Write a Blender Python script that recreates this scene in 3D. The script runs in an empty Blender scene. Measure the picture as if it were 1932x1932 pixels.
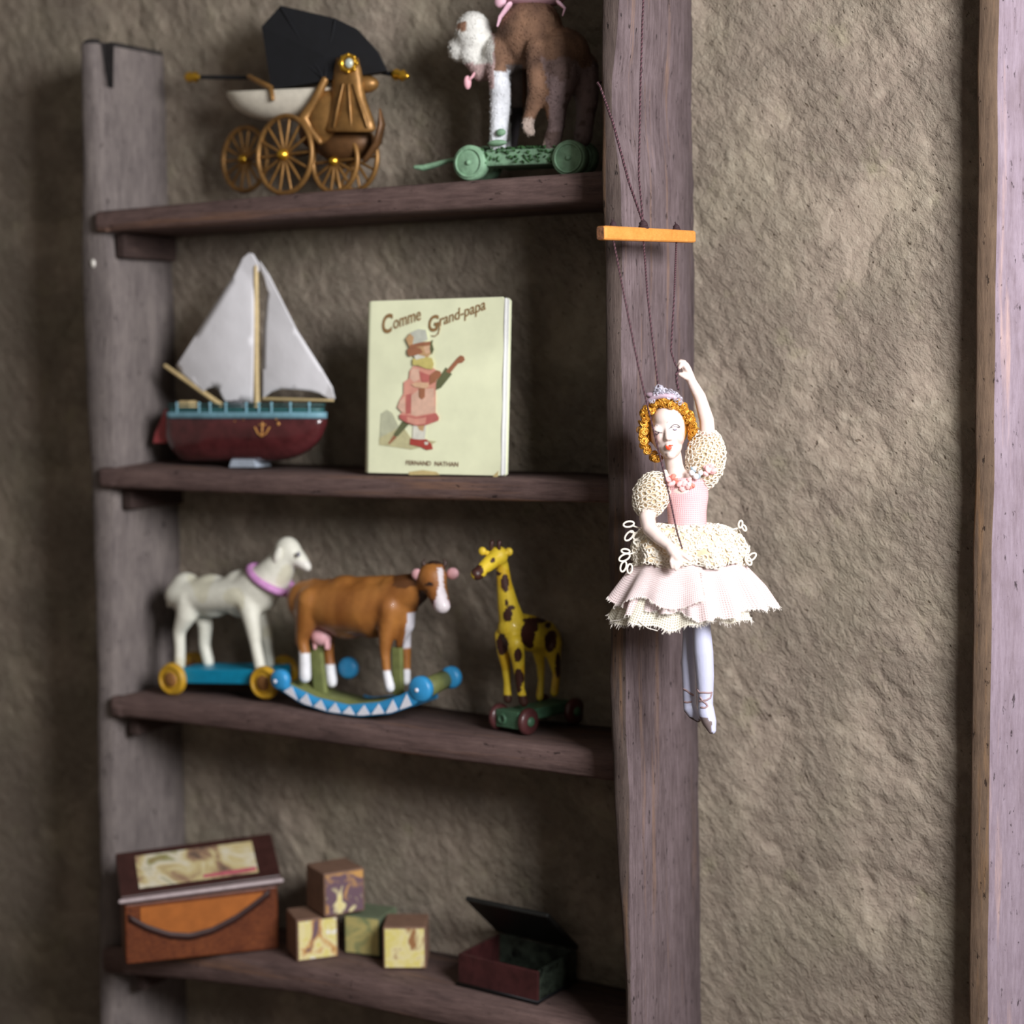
import bpy, bmesh, math, random
from mathutils import Vector, Matrix, noise
from mathutils.bvhtree import BVHTree

V = Vector
random.seed(7)
scene = bpy.context.scene
COL = scene.collection
PI = math.pi

# ------------------------------------------------------------------ camera
F = 3300.0                       # focal length in pixels of a 1932 px frame
TH = math.radians(28.3)          # the camera looks along the wall from the right
PITCH = math.atan(266 / F)
ROLL = -0.010
CAM = V((1.243, -3.02, 1.6))
fwd_h = V((-math.sin(TH), math.cos(TH), 0))
right0 = V((math.cos(TH), math.sin(TH), 0))
fwd = (fwd_h * math.cos(PITCH) - V((0, 0, 1)) * math.sin(PITCH)).normalized()
up0 = right0.cross(fwd).normalized()
RT = (right0 * math.cos(ROLL) + up0 * math.sin(ROLL)).normalized()
UP = RT.cross(fwd).normalized()

def ray(px, py):
    return fwd + RT * ((px - 966) / F) - UP * ((py - 966) / F)
def proj(P):
    v = P - CAM
    d = v.dot(fwd)
    return 966 + F * v.dot(RT) / d, 966 - F * v.dot(UP) / d, d
def on_y(px, py, y):
    r = ray(px, py)
    return CAM + r * ((y - CAM.y) / r.y)
def on_x(px, py, x):
    r = ray(px, py)
    return CAM + r * ((x - CAM.x) / r.x)
def on_d(px, py, d):
    return CAM + ray(px, py) * d
def on_plane(px, py, o, n):
    r = ray(px, py)
    return CAM + r * ((o - CAM).dot(n) / r.dot(n))

def interp(tbl, t):
    if t <= tbl[0][0]:
        (a, va), (b, vb) = tbl[0], tbl[1]
    elif t >= tbl[-1][0]:
        (a, va), (b, vb) = tbl[-2], tbl[-1]
    else:
        for i in range(len(tbl) - 1):
            if tbl[i][0] <= t <= tbl[i + 1][0]:
                (a, va), (b, vb) = tbl[i], tbl[i + 1]
                break
    return va + (vb - va) * (t - a) / (b - a)

# ------------------------------------------------------------------ colours and materials
def lin(r, g, b):
    def c(x):
        x /= 255.0
        return x / 12.92 if x <= 0.04045 else ((x + 0.055) / 1.055) ** 2.4
    return (c(r), c(g), c(b), 1.0)

class NT:
    def __init__(self, name):
        self.m = bpy.data.materials.new(name)
        self.m.use_nodes = True
        self.t = self.m.node_tree
        self.b = self.t.nodes['Principled BSDF']
    def n(self, kind, **kw):
        nd = self.t.nodes.new(kind)
        for k, v in kw.items():
            if k in nd.inputs.keys():
                nd.inputs[k].default_value = v
            else:
                setattr(nd, k, v)
        return nd
    def l(self, a, b):
        self.t.links.new(a, b)
    def coords(self, scale=(1, 1, 1), rot=(0, 0, 0), out='Object', loc=(0, 0, 0)):
        tc = self.n('ShaderNodeTexCoord')
        mp = self.n('ShaderNodeMapping')
        mp.inputs['Scale'].default_value = scale
        mp.inputs['Rotation'].default_value = rot
        mp.inputs['Location'].default_value = loc
        self.l(tc.outputs[out], mp.inputs['Vector'])
        return mp.outputs['Vector']
    def noise(self, vec, scale=5.0, detail=6.0, rough=0.6, dist=0.0):
        nd = self.n('ShaderNodeTexNoise')
        nd.inputs['Scale'].default_value = scale
        nd.inputs['Detail'].default_value = detail
        nd.inputs['Roughness'].default_value = rough
        nd.inputs['Distortion'].default_value = dist
        self.l(vec, nd.inputs['Vector'])
        return nd.outputs['Fac']
    def ramp(self, fac, stops):
        r = self.n('ShaderNodeValToRGB')
        e = r.color_ramp.elements
        while len(e) < len(stops):
            e.new(0.5)
        for i, (p, c) in enumerate(stops):
            e[i].position = p
            e[i].color = c
        self.l(fac, r.inputs['Fac'])
        return r.outputs['Color']
    def mix(self, fac, a, b, blend='MIX'):
        m = self.n('ShaderNodeMix', data_type='RGBA', blend_type=blend)
        for s, v in ((m.inputs[0], fac), (m.inputs[6], a), (m.inputs[7], b)):
            if hasattr(v, 'is_linked'):
                self.l(v, s)
            else:
                s.default_value = v
        return m.outputs[2]
    def math(self, op, a, b=0.0, clamp=False):
        m = self.n('ShaderNodeMath', operation=op, use_clamp=clamp)
        for s, v in ((m.inputs[0], a), (m.inputs[1], b)):
            if hasattr(v, 'is_linked'):
                self.l(v, s)
            else:
                s.default_value = v
        return m.outputs[0]
    def bump(self, h, strength=0.5, dist=0.01, normal=None):
        b = self.n('ShaderNodeBump')
        b.inputs['Strength'].default_value = strength
        b.inputs['Distance'].default_value = dist
        self.l(h, b.inputs['Height'])
        if normal is not None:
            self.l(normal, b.inputs['Normal'])
        self.l(b.outputs['Normal'], self.b.inputs['Normal'])
        return b.outputs['Normal']
    def set(self, **kw):
        for k, v in kw.items():
            k = k.replace('_', ' ')
            s = self.b.inputs[k]
            if hasattr(v, 'is_linked'):
                self.l(v, s)
            else:
                s.default_value = v
        return self

def plain(name, rgb, rough=0.6, metal=0.0, var=0.12, scale=60, bump=0.0, bscale=300, coat=0.0, spec=0.5):
    t = NT(name)
    vec = t.coords()
    c = lin(*rgb)
    dk = tuple(x * (1 - var * 1.6) for x in c[:3]) + (1,)
    lt = tuple(min(1, x * (1 + var)) for x in c[:3]) + (1,)
    t.set(Base_Color=t.ramp(t.noise(vec, scale), [(0.3, dk), (0.55, c), (0.75, lt)]), Roughness=rough, Metallic=metal)
    t.b.inputs['Coat Weight'].default_value = coat
    t.b.inputs['Specular IOR Level'].default_value = spec
    if bump:
        t.bump(t.noise(vec, bscale, 5), bump, 0.002)
    return t.m

def painted(name, rough=0.45, var=0.10, scale=90, bump=0.0, bscale=400, coat=0.0):
    """colour comes from the object's own painted colour attribute"""
    t = NT(name)
    vec = t.coords()
    a = t.n('ShaderNodeVertexColor', layer_name='Col')
    f = t.ramp(t.noise(vec, scale), [(0.3, (1 - 2 * var,) * 3 + (1,)), (0.7, (1, 1, 1, 1))])
    t.set(Base_Color=t.mix(1.0, a.outputs['Color'], f, 'MULTIPLY'), Roughness=rough)
    t.b.inputs['Coat Weight'].default_value = coat
    if bump:
        t.bump(t.noise(vec, bscale, 5), bump, 0.002)
    return t.m

def wood(name, dark, mid, light, axis='Z', rough=0.8, streak=None, bump=0.6, coat=0.0, fine=1.0):
    """stained timber: blotchy stain, soft streaks along the grain, worn warm streaks, small pits"""
    t = NT(name)
    def sc(a, s):
        a, s = a * fine, s * fine
        return {'X': (a, s, s), 'Y': (s, a, s), 'Z': (s, s, a)}[axis]
    soft = t.noise(t.coords(sc(4.5, 26)), 1.0, 8, 0.68, 0.25)
    fib = t.noise(t.coords(sc(16, 150)), 1.0, 6, 0.75, 0.1)
    blot = t.noise(t.coords(), 14, 7, 0.7)
    c = t.ramp(soft, [(0.32, lin(*dark)), (0.5, lin(*mid)), (0.70, lin(*light))])
    c = t.mix(0.40, c, t.ramp(blot, [(0.36, lin(*dark)), (0.5, lin(*mid)), (0.66, lin(*light))]))
    c = t.mix(0.45, c, t.ramp(fib, [(0.33, lin(*dark)), (0.62, lin(*light))]))
    if streak:
        n3 = t.noise(t.coords(sc(1.4, 30), loc=(3.1, 1.7, 0.4)), 1.0, 4, 0.6)
        k = t.math('MULTIPLY', t.ramp(n3, [(0.57, (0, 0, 0, 1)), (0.66, (0.75, 0.75, 0.75, 1)), (0.74, (0, 0, 0, 1))]), t.ramp(fib, [(0.3, (0.3, 0.3, 0.3, 1)), (0.6, (1, 1, 1, 1))]))
        c = t.mix(k, c, lin(*streak))
    pit = t.noise(t.coords(sc(42, 120)), 1.0, 4, 0.6)
    pitm = t.ramp(pit, [(0.29, (0.22, 0.2, 0.2, 1)), (0.36, (1, 1, 1, 1))])
    c = t.mix(1.0, c, pitm, 'MULTIPLY')
    t.set(Base_Color=c, Roughness=rough)
    t.b.inputs['Coat Weight'].default_value = coat
    t.b.inputs['Specular IOR Level'].default_value = 0.3
    h = t.math('ADD', t.math('MULTIPLY', fib, 0.6), t.math('MULTIPLY', pitm, 0.5))
    h = t.math('ADD', h, t.math('MULTIPLY', blot, 0.4))
    t.bump(h, bump, 0.005)
    return t.m

# ------------------------------------------------------------------ mesh helpers
def frame_of(d, hint=V((0, 0, 1))):
    d = d.normalized()
    if abs(d.dot(hint)) > 0.97:
        hint = V((1, 0, 0)) if abs(d.x) < 0.9 else V((0, 1, 0))
    x = hint.cross(d).normalized()
    return x, d.cross(x).normalized()

class MB:
    """collects primitives in world space"""
    def __init__(self):
        self.bm = bmesh.new()
        self.uv = None
    def _quad(self, vs, mi):
        try:
            f = self.bm.faces.new(vs)
            f.material_index = mi
            f.smooth = True
            return f
        except ValueError:
            return None
    def rings(self, rings, mi=0, cap=True, close=False):
        R = [[self.bm.verts.new(p) for p in r] for r in rings]
        n = len(R[0])
        m = len(R)
        for i in range(m if close else m - 1):
            a, b = R[i], R[(i + 1) % m]
            for k in range(n):
                self._quad((a[k], a[(k + 1) % n], b[(k + 1) % n], b[k]), mi)
        if cap and not close:
            self._quad(list(reversed(R[0])), mi)
            self._quad(R[-1], mi)
        return R
    def tube(self, pts, r, seg=10, mi=0, round_caps=True, closed=False, squash=1.0, hint=V((0, 0, 1))):
        pts = [V(p) for p in pts]
        rr = list(r) if hasattr(r, '__len__') else [r] * len(pts)
        if round_caps and not closed:
            d0 = (pts[0] - pts[1]).normalized()
            d1 = (pts[-1] - pts[-2]).normalized()
            st, sr, en, er = [], [], [], []
            for k in (0.97, 0.8, 0.45):
                st.append(pts[0] + d0 * rr[0] * k)
                sr.append(rr[0] * math.sqrt(1 - k * k))
                en.insert(0, pts[-1] + d1 * rr[-1] * k)
                er.insert(0, rr[-1] * math.sqrt(1 - k * k))
            pts, rr = st + pts + en, sr + rr + er
        rings = []
        x = None
        n = len(pts)
        for i in range(n):
            if closed:
                d = pts[(i + 1) % n] - pts[i - 1]
            else:
                d = pts[min(i + 1, n - 1)] - pts[max(i - 1, 0)]
            d.normalize()
            if x is None:
                x, y = frame_of(d, hint)
            else:
                x = (x - d * x.dot(d)).normalized()
                y = d.cross(x)
            rings.append([pts[i] + (x * math.cos(2 * PI * k / seg) + y * math.sin(2 * PI * k / seg) * squash) * rr[i] for k in range(seg)])
        self.rings(rings, mi, not closed, closed)
        return self
    def ell(self, c, r, M=None, mi=0, seg=20, rg=12):
        c = V(c)
        if not hasattr(r, '__len__'):
            r = (r, r, r)
        M = M or Matrix.Identity(3)
        rings = []
        for i in range(1, rg):
            a = PI * i / rg
            rings.append([c + M @ V((r[0] * math.sin(a) * math.cos(2 * PI * k / seg), r[1] * math.sin(a) * math.sin(2 * PI * k / seg), r[2] * math.cos(a))) for k in range(seg)])
        R = self.rings(rings, mi, cap=False)
        t = self.bm.verts.new(c + M @ V((0, 0, r[2])))
        b = self.bm.verts.new(c - M @ V((0, 0, r[2])))
        for k in range(seg):
            self._quad((R[0][(k + 1) % seg], R[0][k], t), mi)
            self._quad((R[-1][k], R[-1][(k + 1) % seg], b), mi)
        return self
    def cyl(self, a, b, r, seg=28, mi=0, bev=0.0, r2=None):
        a, b = V(a), V(b)
        d = (b - a).normalized()
        x, y = frame_of(d)
        r2 = r if r2 is None else r2
        pr = [(a, r - bev), (a + d * bev, r), (b - d * bev, r2), (b, r2 - bev)] if bev else [(a, r), (b, r2)]
        self.rings([[p + (x * math.cos(2 * PI * k / seg) + y * math.sin(2 * PI * k / seg)) * q for k in range(seg)] for p, q in pr], mi)
        return self
    def lathe(self, o, axis, prof, seg=28, mi=0, cap=True):
        axis = axis.normalized()
        x, y = frame_of(axis)
        self.rings([[o + axis * h + (x * math.cos(2 * PI * k / seg) + y * math.sin(2 * PI * k / seg)) * q for k in range(seg)] for q, h in prof], mi, cap)
        return self
    def torus(self, c, axis, R, r, seg=36, sub=8, mi=0, ax2=1.0):
        x, y = frame_of(V(axis))
        c = V(c)
        self.tube([c + (x * math.cos(2 * PI * k / seg) + y * math.sin(2 * PI * k / seg) * ax2) * R for k in range(seg)], r, sub, mi, closed=True, hint=V(axis))
        return self
    def box(self, c, size, M=None, mi=0):
        M = M or Matrix.Identity(3)
        c = V(c)
        vs = [self.bm.verts.new(c + M @ V((sx * size[0] / 2, sy * size[1] / 2, sz * size[2] / 2))) for sx in (-1, 1) for sy in (-1, 1) for sz in (-1, 1)]
        for q in ((0, 1, 3, 2), (4, 6, 7, 5), (0, 4, 5, 1), (2, 3, 7, 6), (0, 2, 6, 4), (1, 5, 7, 3)):
            f = self._quad([vs[i] for i in q], mi)
            f.smooth = False
        return self
    def hexa(self, bot, top, mi=0):
        """eight corners: four bottom, four top, same order"""
        b = [self.bm.verts.new(p) for p in bot]
        t = [self.bm.verts.new(p) for p in top]
        n = len(b)
        fs = [self._quad(list(reversed(b)), mi), self._quad(t, mi)]
        for k in range(n):
            fs.append(self._quad((b[k], b[(k + 1) % n], t[(k + 1) % n], t[k]), mi))
        for f in fs:
            f.smooth = False
        return self
    def prism(self, poly, nrm, th, mi=0, mi_front=None):
        """polygon in 3-D, thickness th along -nrm (front face is at poly)"""
        nrm = nrm.normalized()
        fr = [self.bm.verts.new(p) for p in poly]
        bk = [self.bm.verts.new(V(p) - nrm * th) for p in poly]
        n = len(fr)
        f = self._quad(fr, mi if mi_front is None else mi_front)
        g = self._quad(list(reversed(bk)), mi)
        fs = [f, g]
        for k in range(n):
            fs.append(self._quad((fr[(k + 1) % n], fr[k], bk[k], bk[(k + 1) % n]), mi))
        for q in fs:
            if q:
                q.smooth = False
        return self
    def grid(self, fn, nu, nv, mi=0, close_u=False, uvfn=None):
        Vs = [[self.bm.verts.new(fn(i / nu, j / nv)) for j in range(nv + 1)] for i in range(nu if close_u else nu + 1)]
        if uvfn and self.uv is None:
            self.uv = self.bm.loops.layers.uv.new('UVMap')
        for i in range(nu):
            for j in range(nv):
                i2 = (i + 1) % nu if close_u else i + 1
                f = self._quad((Vs[i][j], Vs[i2][j], Vs[i2][j + 1], Vs[i][j + 1]), mi)
                if f and uvfn:
                    for lp, (a, b) in zip(f.loops, ((i, j), (i + 1, j), (i + 1, j + 1), (i, j + 1))):
                        lp[self.uv].uv = uvfn(a / nu, b / nv)
        return self
    def mesh(self, name, loc=V((0, 0, 0))):
        me = bpy.data.meshes.new(name)
        bmesh.ops.recalc_face_normals(self.bm, faces=self.bm.faces[:])
        bmesh.ops.translate(self.bm, verts=self.bm.verts[:], vec=-V(loc))
        self.bm.to_mesh(me)
        self.bm.free()
        return me
    def build(self, name, mats, parent=None, loc=None, bevel=0.0, solid=0.0, sub=0, label=None):
        wl = world_loc(parent) if parent else V(loc or (0, 0, 0))
        me = self.mesh(name, wl)
        return link(name, me, mats, parent, wl, bevel, solid, sub, label)

def world_loc(o):
    p = V((0, 0, 0))
    while o:
        p += o.location
        o = o.parent
    return p

def link(name, me, mats, parent, wl, bevel=0.0, solid=0.0, sub=0, label=None):
    o = bpy.data.objects.new(name, me)
    COL.objects.link(o)
    for m in (mats if isinstance(mats, (list, tuple)) else [mats]):
        me.materials.append(m)
    if parent:
        o.parent = parent
    else:
        o.location = wl
    if bevel:
        b = o.modifiers.new('bev', 'BEVEL')
        b.width = bevel
        b.segments = 2
        b.limit_method = 'ANGLE'
        b.angle_limit = math.radians(40)
    if solid:
        s = o.modifiers.new('sol', 'SOLIDIFY')
        s.thickness = solid
        s.offset = 0
    if sub:
        s = o.modifiers.new('sub', 'SUBSURF')
        s.levels = s.render_levels = sub
    if label:
        o['label'] = label
    return o

def blob(mb, name, mats, parent, voxel, smooth=4, paint=None, label=None):
    """fuse overlapping closed shapes into one continuous skin"""
    wl = world_loc(parent)
    me = mb.mesh(name, wl)
    tmp = bpy.data.objects.new('tmp', me)
    COL.objects.link(tmp)
    r = tmp.modifiers.new('r', 'REMESH')
    r.mode = 'VOXEL'
    r.voxel_size = voxel
    s = tmp.modifiers.new('s', 'SMOOTH')
    s.factor = 0.5
    s.iterations = smooth
    dg = bpy.context.evaluated_depsgraph_get()
    dg.update()
    out = bpy.data.meshes.new_from_object(tmp.evaluated_get(dg))
    out.name = name
    bpy.data.objects.remove(tmp)
    bpy.data.meshes.remove(me)
    out.materials.clear()
    for p in out.polygons:
        p.use_smooth = True
        p.material_index = 0
    if paint:
        at = out.color_attributes.new('Col', 'FLOAT_COLOR', 'POINT')
        for v in out.vertices:
            w = v.co + wl
            at.data[v.index].color = paint(w, v.normal)
    return link(name, out, mats, parent, wl, label=label)

def thing(name, label, cat, loc, group=None):
    o = bpy.data.objects.new(name, None)
    o.empty_display_size = 0.05
    o.location = loc
    COL.objects.link(o)
    o['label'] = label
    o['category'] = cat
    if group:
        o['group'] = group
    return o

def structure(o, label=None, cat=None):
    o['kind'] = 'structure'
    if label:
        o['label'] = label
        o['category'] = cat
    return o

def settle(root, z):
    """lower or raise a thing so that its lowest point touches z"""
    lo = 1e9
    def walk(o, off):
        nonlocal lo
        for c in o.children:
            p = off + c.location
            if c.type == 'MESH':
                for v in c.data.vertices:
                    lo = min(lo, v.co.z + p.z)
            walk(c, p)
    bpy.context.view_layer.update()
    walk(root, root.location)
    root.location.z += z - lo

def settle_on(root, S, gap=0.0006):
    """rest a thing on a board whose top is not quite level"""
    bpy.context.view_layer.update()
    lo = 1e9
    def walk(o, off):
        nonlocal lo
        for c in o.children:
            p = off + c.location
            if c.type == 'MESH':
                for v in c.data.vertices:
                    w = v.co + p
                    if w.y > -DS - 0.01:
                        lo = min(lo, w.z - S.z(w.x, w.y))
            walk(c, p)
    walk(root, root.location)
    root.location.z += gap - lo

def rotz(a):
    return Matrix.Rotation(a, 3, 'Z')

class Pen:
    """traces a toy on the upright plane y = y0; n is distance in pixels towards the room"""
    def __init__(self, y0, px, py):
        self.y0 = y0
        self.s = proj(on_y(px, py, y0))[2] / F
    def __call__(self, px, py, n=0):
        return on_y(px, py, self.y0 - n * self.s)
    def pts(self, l):
        return [self(*p) for p in l]

def slab(mb, pen, quad, n, depth, mi=0):
    """block whose front outline is traced at n and runs straight back by depth pixels"""
    fr = [pen(px, py, n) for px, py in quad]
    bk = [p + V((0, depth * pen.s, 0)) for p in fr]
    mb.hexa(fr, bk, mi)

class PenPlane:
    def __init__(self, o, n, px, py):
        self.o, self.n = V(o), V(n).normalized()
        self.s = proj(on_plane(px, py, self.o, self.n))[2] / F
    def __call__(self, px, py, n=0):
        return on_plane(px, py, self.o + self.n * (n * self.s), self.n)
    def pts(self, l):
        return [self(*p) for p in l]
# ------------------------------------------------------------------ wall plaster
def plaster():
    t = NT('rough_plaster')
    # slanted trowel dabs: noise stretched along a falling diagonal of the wall plane
    v0 = t.coords()
    v1 = t.coords((1.0, 1.0, 1.0), (0, math.radians(-52), 0))
    def str_(a, b, loc=(0, 0, 0)):
        mp = t.n('ShaderNodeMapping')
        mp.inputs['Scale'].default_value = (a, a, b)
        mp.inputs['Location'].default_value = loc
        t.l(v1, mp.inputs['Vector'])
        return mp.outputs['Vector']
    dab = t.noise(str_(32, 64), 1.0, 9, 0.62, 0.3)
    lump = t.noise(v0, 46, 8, 0.66, 0.1)
    big = t.noise(v0, 4.5, 3, 0.5)
    grain = t.noise(v0, 170, 4, 0.6)
    pit = t.noise(str_(70, 130, (3, 1, 2)), 1.0, 2, 0.5)
    pitm = t.ramp(pit, [(0.26, (0, 0, 0, 1)), (0.33, (1, 1, 1, 1))])
    patch = t.ramp(t.noise(v0, 5.0, 3), [(0.38, (0.25, 0.25, 0.25, 1)), (0.58, (1, 1, 1, 1))])
    h = t.math('ADD', t.math('MULTIPLY', dab, 1.2), t.math('MULTIPLY', lump, 1.05))
    h = t.math('MULTIPLY', h, patch)
    h = t.math('ADD', h, t.math('MULTIPLY', pitm, 0.16))
    h = t.math('ADD', h, t.math('MULTIPLY', grain, 0.10))
    c = t.ramp(big, [(0.35, lin(153, 139, 124)), (0.5, lin(158, 145, 128)), (0.65, lin(166, 156, 134))])
    c = t.mix(0.5, c, t.ramp(lump, [(0.35, lin(136, 121, 109)), (0.5, lin(156, 142, 127)), (0.7, lin(171, 160, 144))]))
    c = t.mix(t.ramp(t.noise(v0, 13, 3), [(0.60, (0, 0, 0, 1)), (0.75, (0.5, 0.5, 0.5, 1))]), c, lin(166, 158, 129))
    c = t.mix(1.0, c, t.ramp(pit, [(0.25, (0.42, 0.37, 0.33, 1)), (0.32, (1, 1, 1, 1))]), 'MULTIPLY')
    t.set(Base_Color=c, Roughness=0.92)
    t.b.inputs['Specular IOR Level'].default_value = 0.2
    t.bump(h, 1.0, 0.020)
    return t.m
M_plaster = plaster()

def relief(x, z):
    p = V((x * 3.0, 0, z * 3.0))
    a = noise.fractal(p, 1.0, 2.0, 3) * 0.006
    # slanted dabs
    u = x * 0.62 - z * 0.79
    w = x * 0.79 + z * 0.62
    q = V((u * 15, 5.3, w * 34))
    b = noise.fractal(q, 0.9, 2.1, 3) * 0.0030
    k = 0.5 + 0.9 * max(0, min(1, 0.5 + noise.noise(V((x * 4, 9.1, z * 4)))))
    return a + b * k

mb = MB()
X0, X1, Z0, Z1 = -1.75, 0.95, 0.35, 2.55
NX, NZ = 540, 440
def wall_pt(a, b):
    x, z = X0 + (X1 - X0) * a, Z0 + (Z1 - Z0) * b
    e = min(a, 1 - a, b, 1 - b)
    k = max(0.0, min(1.0, e / 0.03))
    return V((x, -relief(x, z) * k, z))
mb.grid(wall_pt, NX, NZ)
# plain surround of the same wall
for (xa, xb, za, zb) in ((-5, X0, 0, 3.4), (X1, 2.6, 0, 3.4), (X0, X1, 0, Z0), (X0, X1, Z1, 3.4)):
    mb.grid(lambda a, b: V((xa + (xb - xa) * a, 0, za + (zb - za) * b)), 2, 2)
wall = mb.build('wall_back', M_plaster)
for v in wall.data.polygons:
    pass
structure(wall, 'rough cream plaster wall behind the toy shelves', 'wall')

M_floor = wood('floor_boards', (60, 48, 42), (86, 70, 60), (110, 92, 78), 'X')
mb = MB()
mb.box((-1.2, -2.2, -0.05), (7.6, 4.6, 0.1))
structure(mb.build('floor', M_floor), 'dark wooden floor below the shelves', 'floor')

# ------------------------------------------------------------------ timber
M_post = wood('stained_timber', (68, 54, 55), (100, 86, 86), (132, 116, 119), 'Z', 0.85, streak=(140, 110, 90), bump=1.0)
M_trim = wood('pale_stained_timber', (109, 93, 99), (133, 118, 129), (153, 138, 148), 'Z', 0.8, streak=(180, 150, 140), bump=0.6)
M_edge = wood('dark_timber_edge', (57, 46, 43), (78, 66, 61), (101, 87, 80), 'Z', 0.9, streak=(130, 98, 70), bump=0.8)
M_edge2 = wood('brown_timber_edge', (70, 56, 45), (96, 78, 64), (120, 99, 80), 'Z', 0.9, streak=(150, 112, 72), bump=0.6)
M_plank = wood('grey_stained_plank', (80, 72, 72), (110, 101, 99), (142, 132, 126), 'Z', 0.85, bump=0.5)
M_shelf = wood('brown_stained_board', (60, 46, 44), (92, 72, 68), (120, 98, 92), 'X', 0.8, streak=(128, 94, 72), bump=0.7)
M_nail = plain('pale_nail', (235, 230, 220), 0.4, 0.2)

DS = 0.215     # shelf depth
DL = 0.195     # left upright depth
DC = 0.286     # right upright depth
X_LIN = on_y(330, 700, 0).x

unit = thing('shelving_unit', 'rough brown wooden toy shelving unit of four boards against the plaster wall', 'shelves', (-0.6, -0.1, 0.0))

def jit(p, a, f=9.0, sd=0.0):
    return V((p.x + a * noise.noise(V((p.x * 2 + sd, p.y * 2, p.z * f))), p.y + a * noise.noise(V((p.x * 2, p.y * 2 + 7 + sd, p.z * f))), p.z))

def upright(rows, depth, name, mat, parent, right_x=None, back_tbl=None, cham=0.006, amp=0.004, worn_top_shaded_left=False):
    """post lofted along z; rows (py, left px, arris px) traced on the front face"""
    pys = [r[0] for r in rows]
    L = [(r[0], r[1]) for r in rows]
    A = [(r[0], r[2]) for r in rows]
    rings = []
    n = 120
    for i in range(n + 1):
        py = pys[0] + (pys[-1] - pys[0]) * i / n
        pl = on_y(interp(L, py), py, -depth)
        pa = on_y(interp(A, py), py, -depth)
        z = pl.z
        xr = right_x if right_x is not None else on_y(interp(back_tbl, py), py, 0).x
        c = cham * (0.6 + 0.8 * abs(noise.noise(V((0, 3.3, z * 6)))))
        ring = [V((pl.x, 0.03, z)), V((pl.x, -depth + c, z)), V((pl.x + c, -depth, z)),
                V((pl.x * 0.6 + pa.x * 0.4, -depth - 0.001, z)), V((pa.x - c, -depth, z)), V((pa.x, -depth + c, z)),
                V((pa.x * 0.66 + xr * 0.34, -depth * 0.66, z)), V((pa.x * 0.33 + xr * 0.67, -depth * 0.33, z)), V((xr, 0.03, z))]
        rings.append([jit(p, amp, 7.0) if p.y < -0.02 else p for p in ring])
    if worn_top_shaded_left:
        q = rings[0]
        c = sum(q, V((0, 0, 0))) / len(q)
        rings.insert(0, [V((p.x + (c.x - p.x) * 0.22, p.y + (c.y - p.y) * 0.10, p.z + 0.010)) for p in q])
    m = MB()
    m.rings(rings)
    mats = mat if isinstance(mat, list) else [mat]
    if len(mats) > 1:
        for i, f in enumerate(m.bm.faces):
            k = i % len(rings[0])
            if i < n * len(rings[0]) and (i < len(rings[0]) or len(f.verts) > 4 or k in (0, 1) if worn_top_shaded_left else k in (0, 1, 2, 3)):
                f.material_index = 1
    return m.build(name, mats, parent, bevel=0)

# right upright, its narrow front edge and broad right side both seen
rows_c = [(-1050, 1142, 1179), (-520, 1140, 1176), (0, 1136, 1173), (80, 1136, 1169), (150, 1135, 1161), (230, 1135, 1160), (290, 1135, 1168), (340, 1135, 1176),
          (480, 1141, 1178), (700, 1143, 1179), (900, 1144, 1181), (1150, 1148, 1184), (1400, 1151, 1187), (1500, 1154, 1189), (1620, 1164, 1191),
          (1740, 1173, 1193), (1932, 1181, 1196), (2450, 1184, 1202)]
back_c = [(-1050, 1298), (-520, 1302), (0, 1306), (700, 1311), (1400, 1318), (1932, 1323), (2450, 1328)]
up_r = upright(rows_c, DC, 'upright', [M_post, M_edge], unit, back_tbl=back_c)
up_r['label'] = 'tall right upright with worn pale edge'

M_dark = plain('end_grain_and_shade', (40, 35, 34), 0.95, 0, 0.3, 80)  # stained end grain; also paints shade on the left edge and in the split
# left upright with a split top
rows_l = [(84, 148, 176), (200, 149, 182), (370, 150, 192), (600, 152, 218), (900, 168, 217), (1100, 174, 215), (1400, 180, 216), (1932, 184, 214), (2500, 190, 212)]
back_l = [(84, 311), (370, 319), (600, 327), (1000, 338), (1400, 347), (1932, 357), (2500, 366)]
up_l = upright(rows_l, DL, 'upright', [M_plank, M_dark], unit, back_tbl=back_l, cham=0.012, amp=0.003, worn_top_shaded_left=True)  # dark slot: stained top end, plus shade painted down the left edge
up_l['label'] = 'left upright with split top end'
# the split: a wedge cut open in the top end, its shade painted dark
zt = on_y(160, 84, -DL).z
cut = MB()
pa = on_x(222, 100, X_LIN - 0.004)
cut.hexa([V((X_LIN - 0.05, pa.y - 0.008, zt - 0.085)), V((X_LIN + 0.05, pa.y - 0.008, zt - 0.085)), V((X_LIN + 0.05, pa.y + 0.006, zt - 0.085)), V((X_LIN - 0.05, pa.y + 0.006, zt - 0.085))],
         [V((X_LIN - 0.05, pa.y - 0.024, zt + 0.03)), V((X_LIN + 0.05, pa.y - 0.024, zt + 0.03)), V((X_LIN + 0.05, pa.y + 0.016, zt + 0.03)), V((X_LIN - 0.05, pa.y + 0.016, zt + 0.03))])
me_cut = cut.mesh('cut', world_loc(unit))
ob_cut = bpy.data.objects.new('cut', me_cut)
COL.objects.link(ob_cut)
ob_cut.location = world_loc(unit)
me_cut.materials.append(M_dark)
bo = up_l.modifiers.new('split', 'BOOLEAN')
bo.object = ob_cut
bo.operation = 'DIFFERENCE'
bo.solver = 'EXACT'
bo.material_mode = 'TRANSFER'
bpy.context.view_layer.update()
dg = bpy.context.evaluated_depsgraph_get()
nm = bpy.data.meshes.new_from_object(up_l.evaluated_get(dg))
up_l.modifiers.clear()
up_l.data = nm
nm.name = 'upright'
bpy.data.objects.remove(ob_cut)

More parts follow.
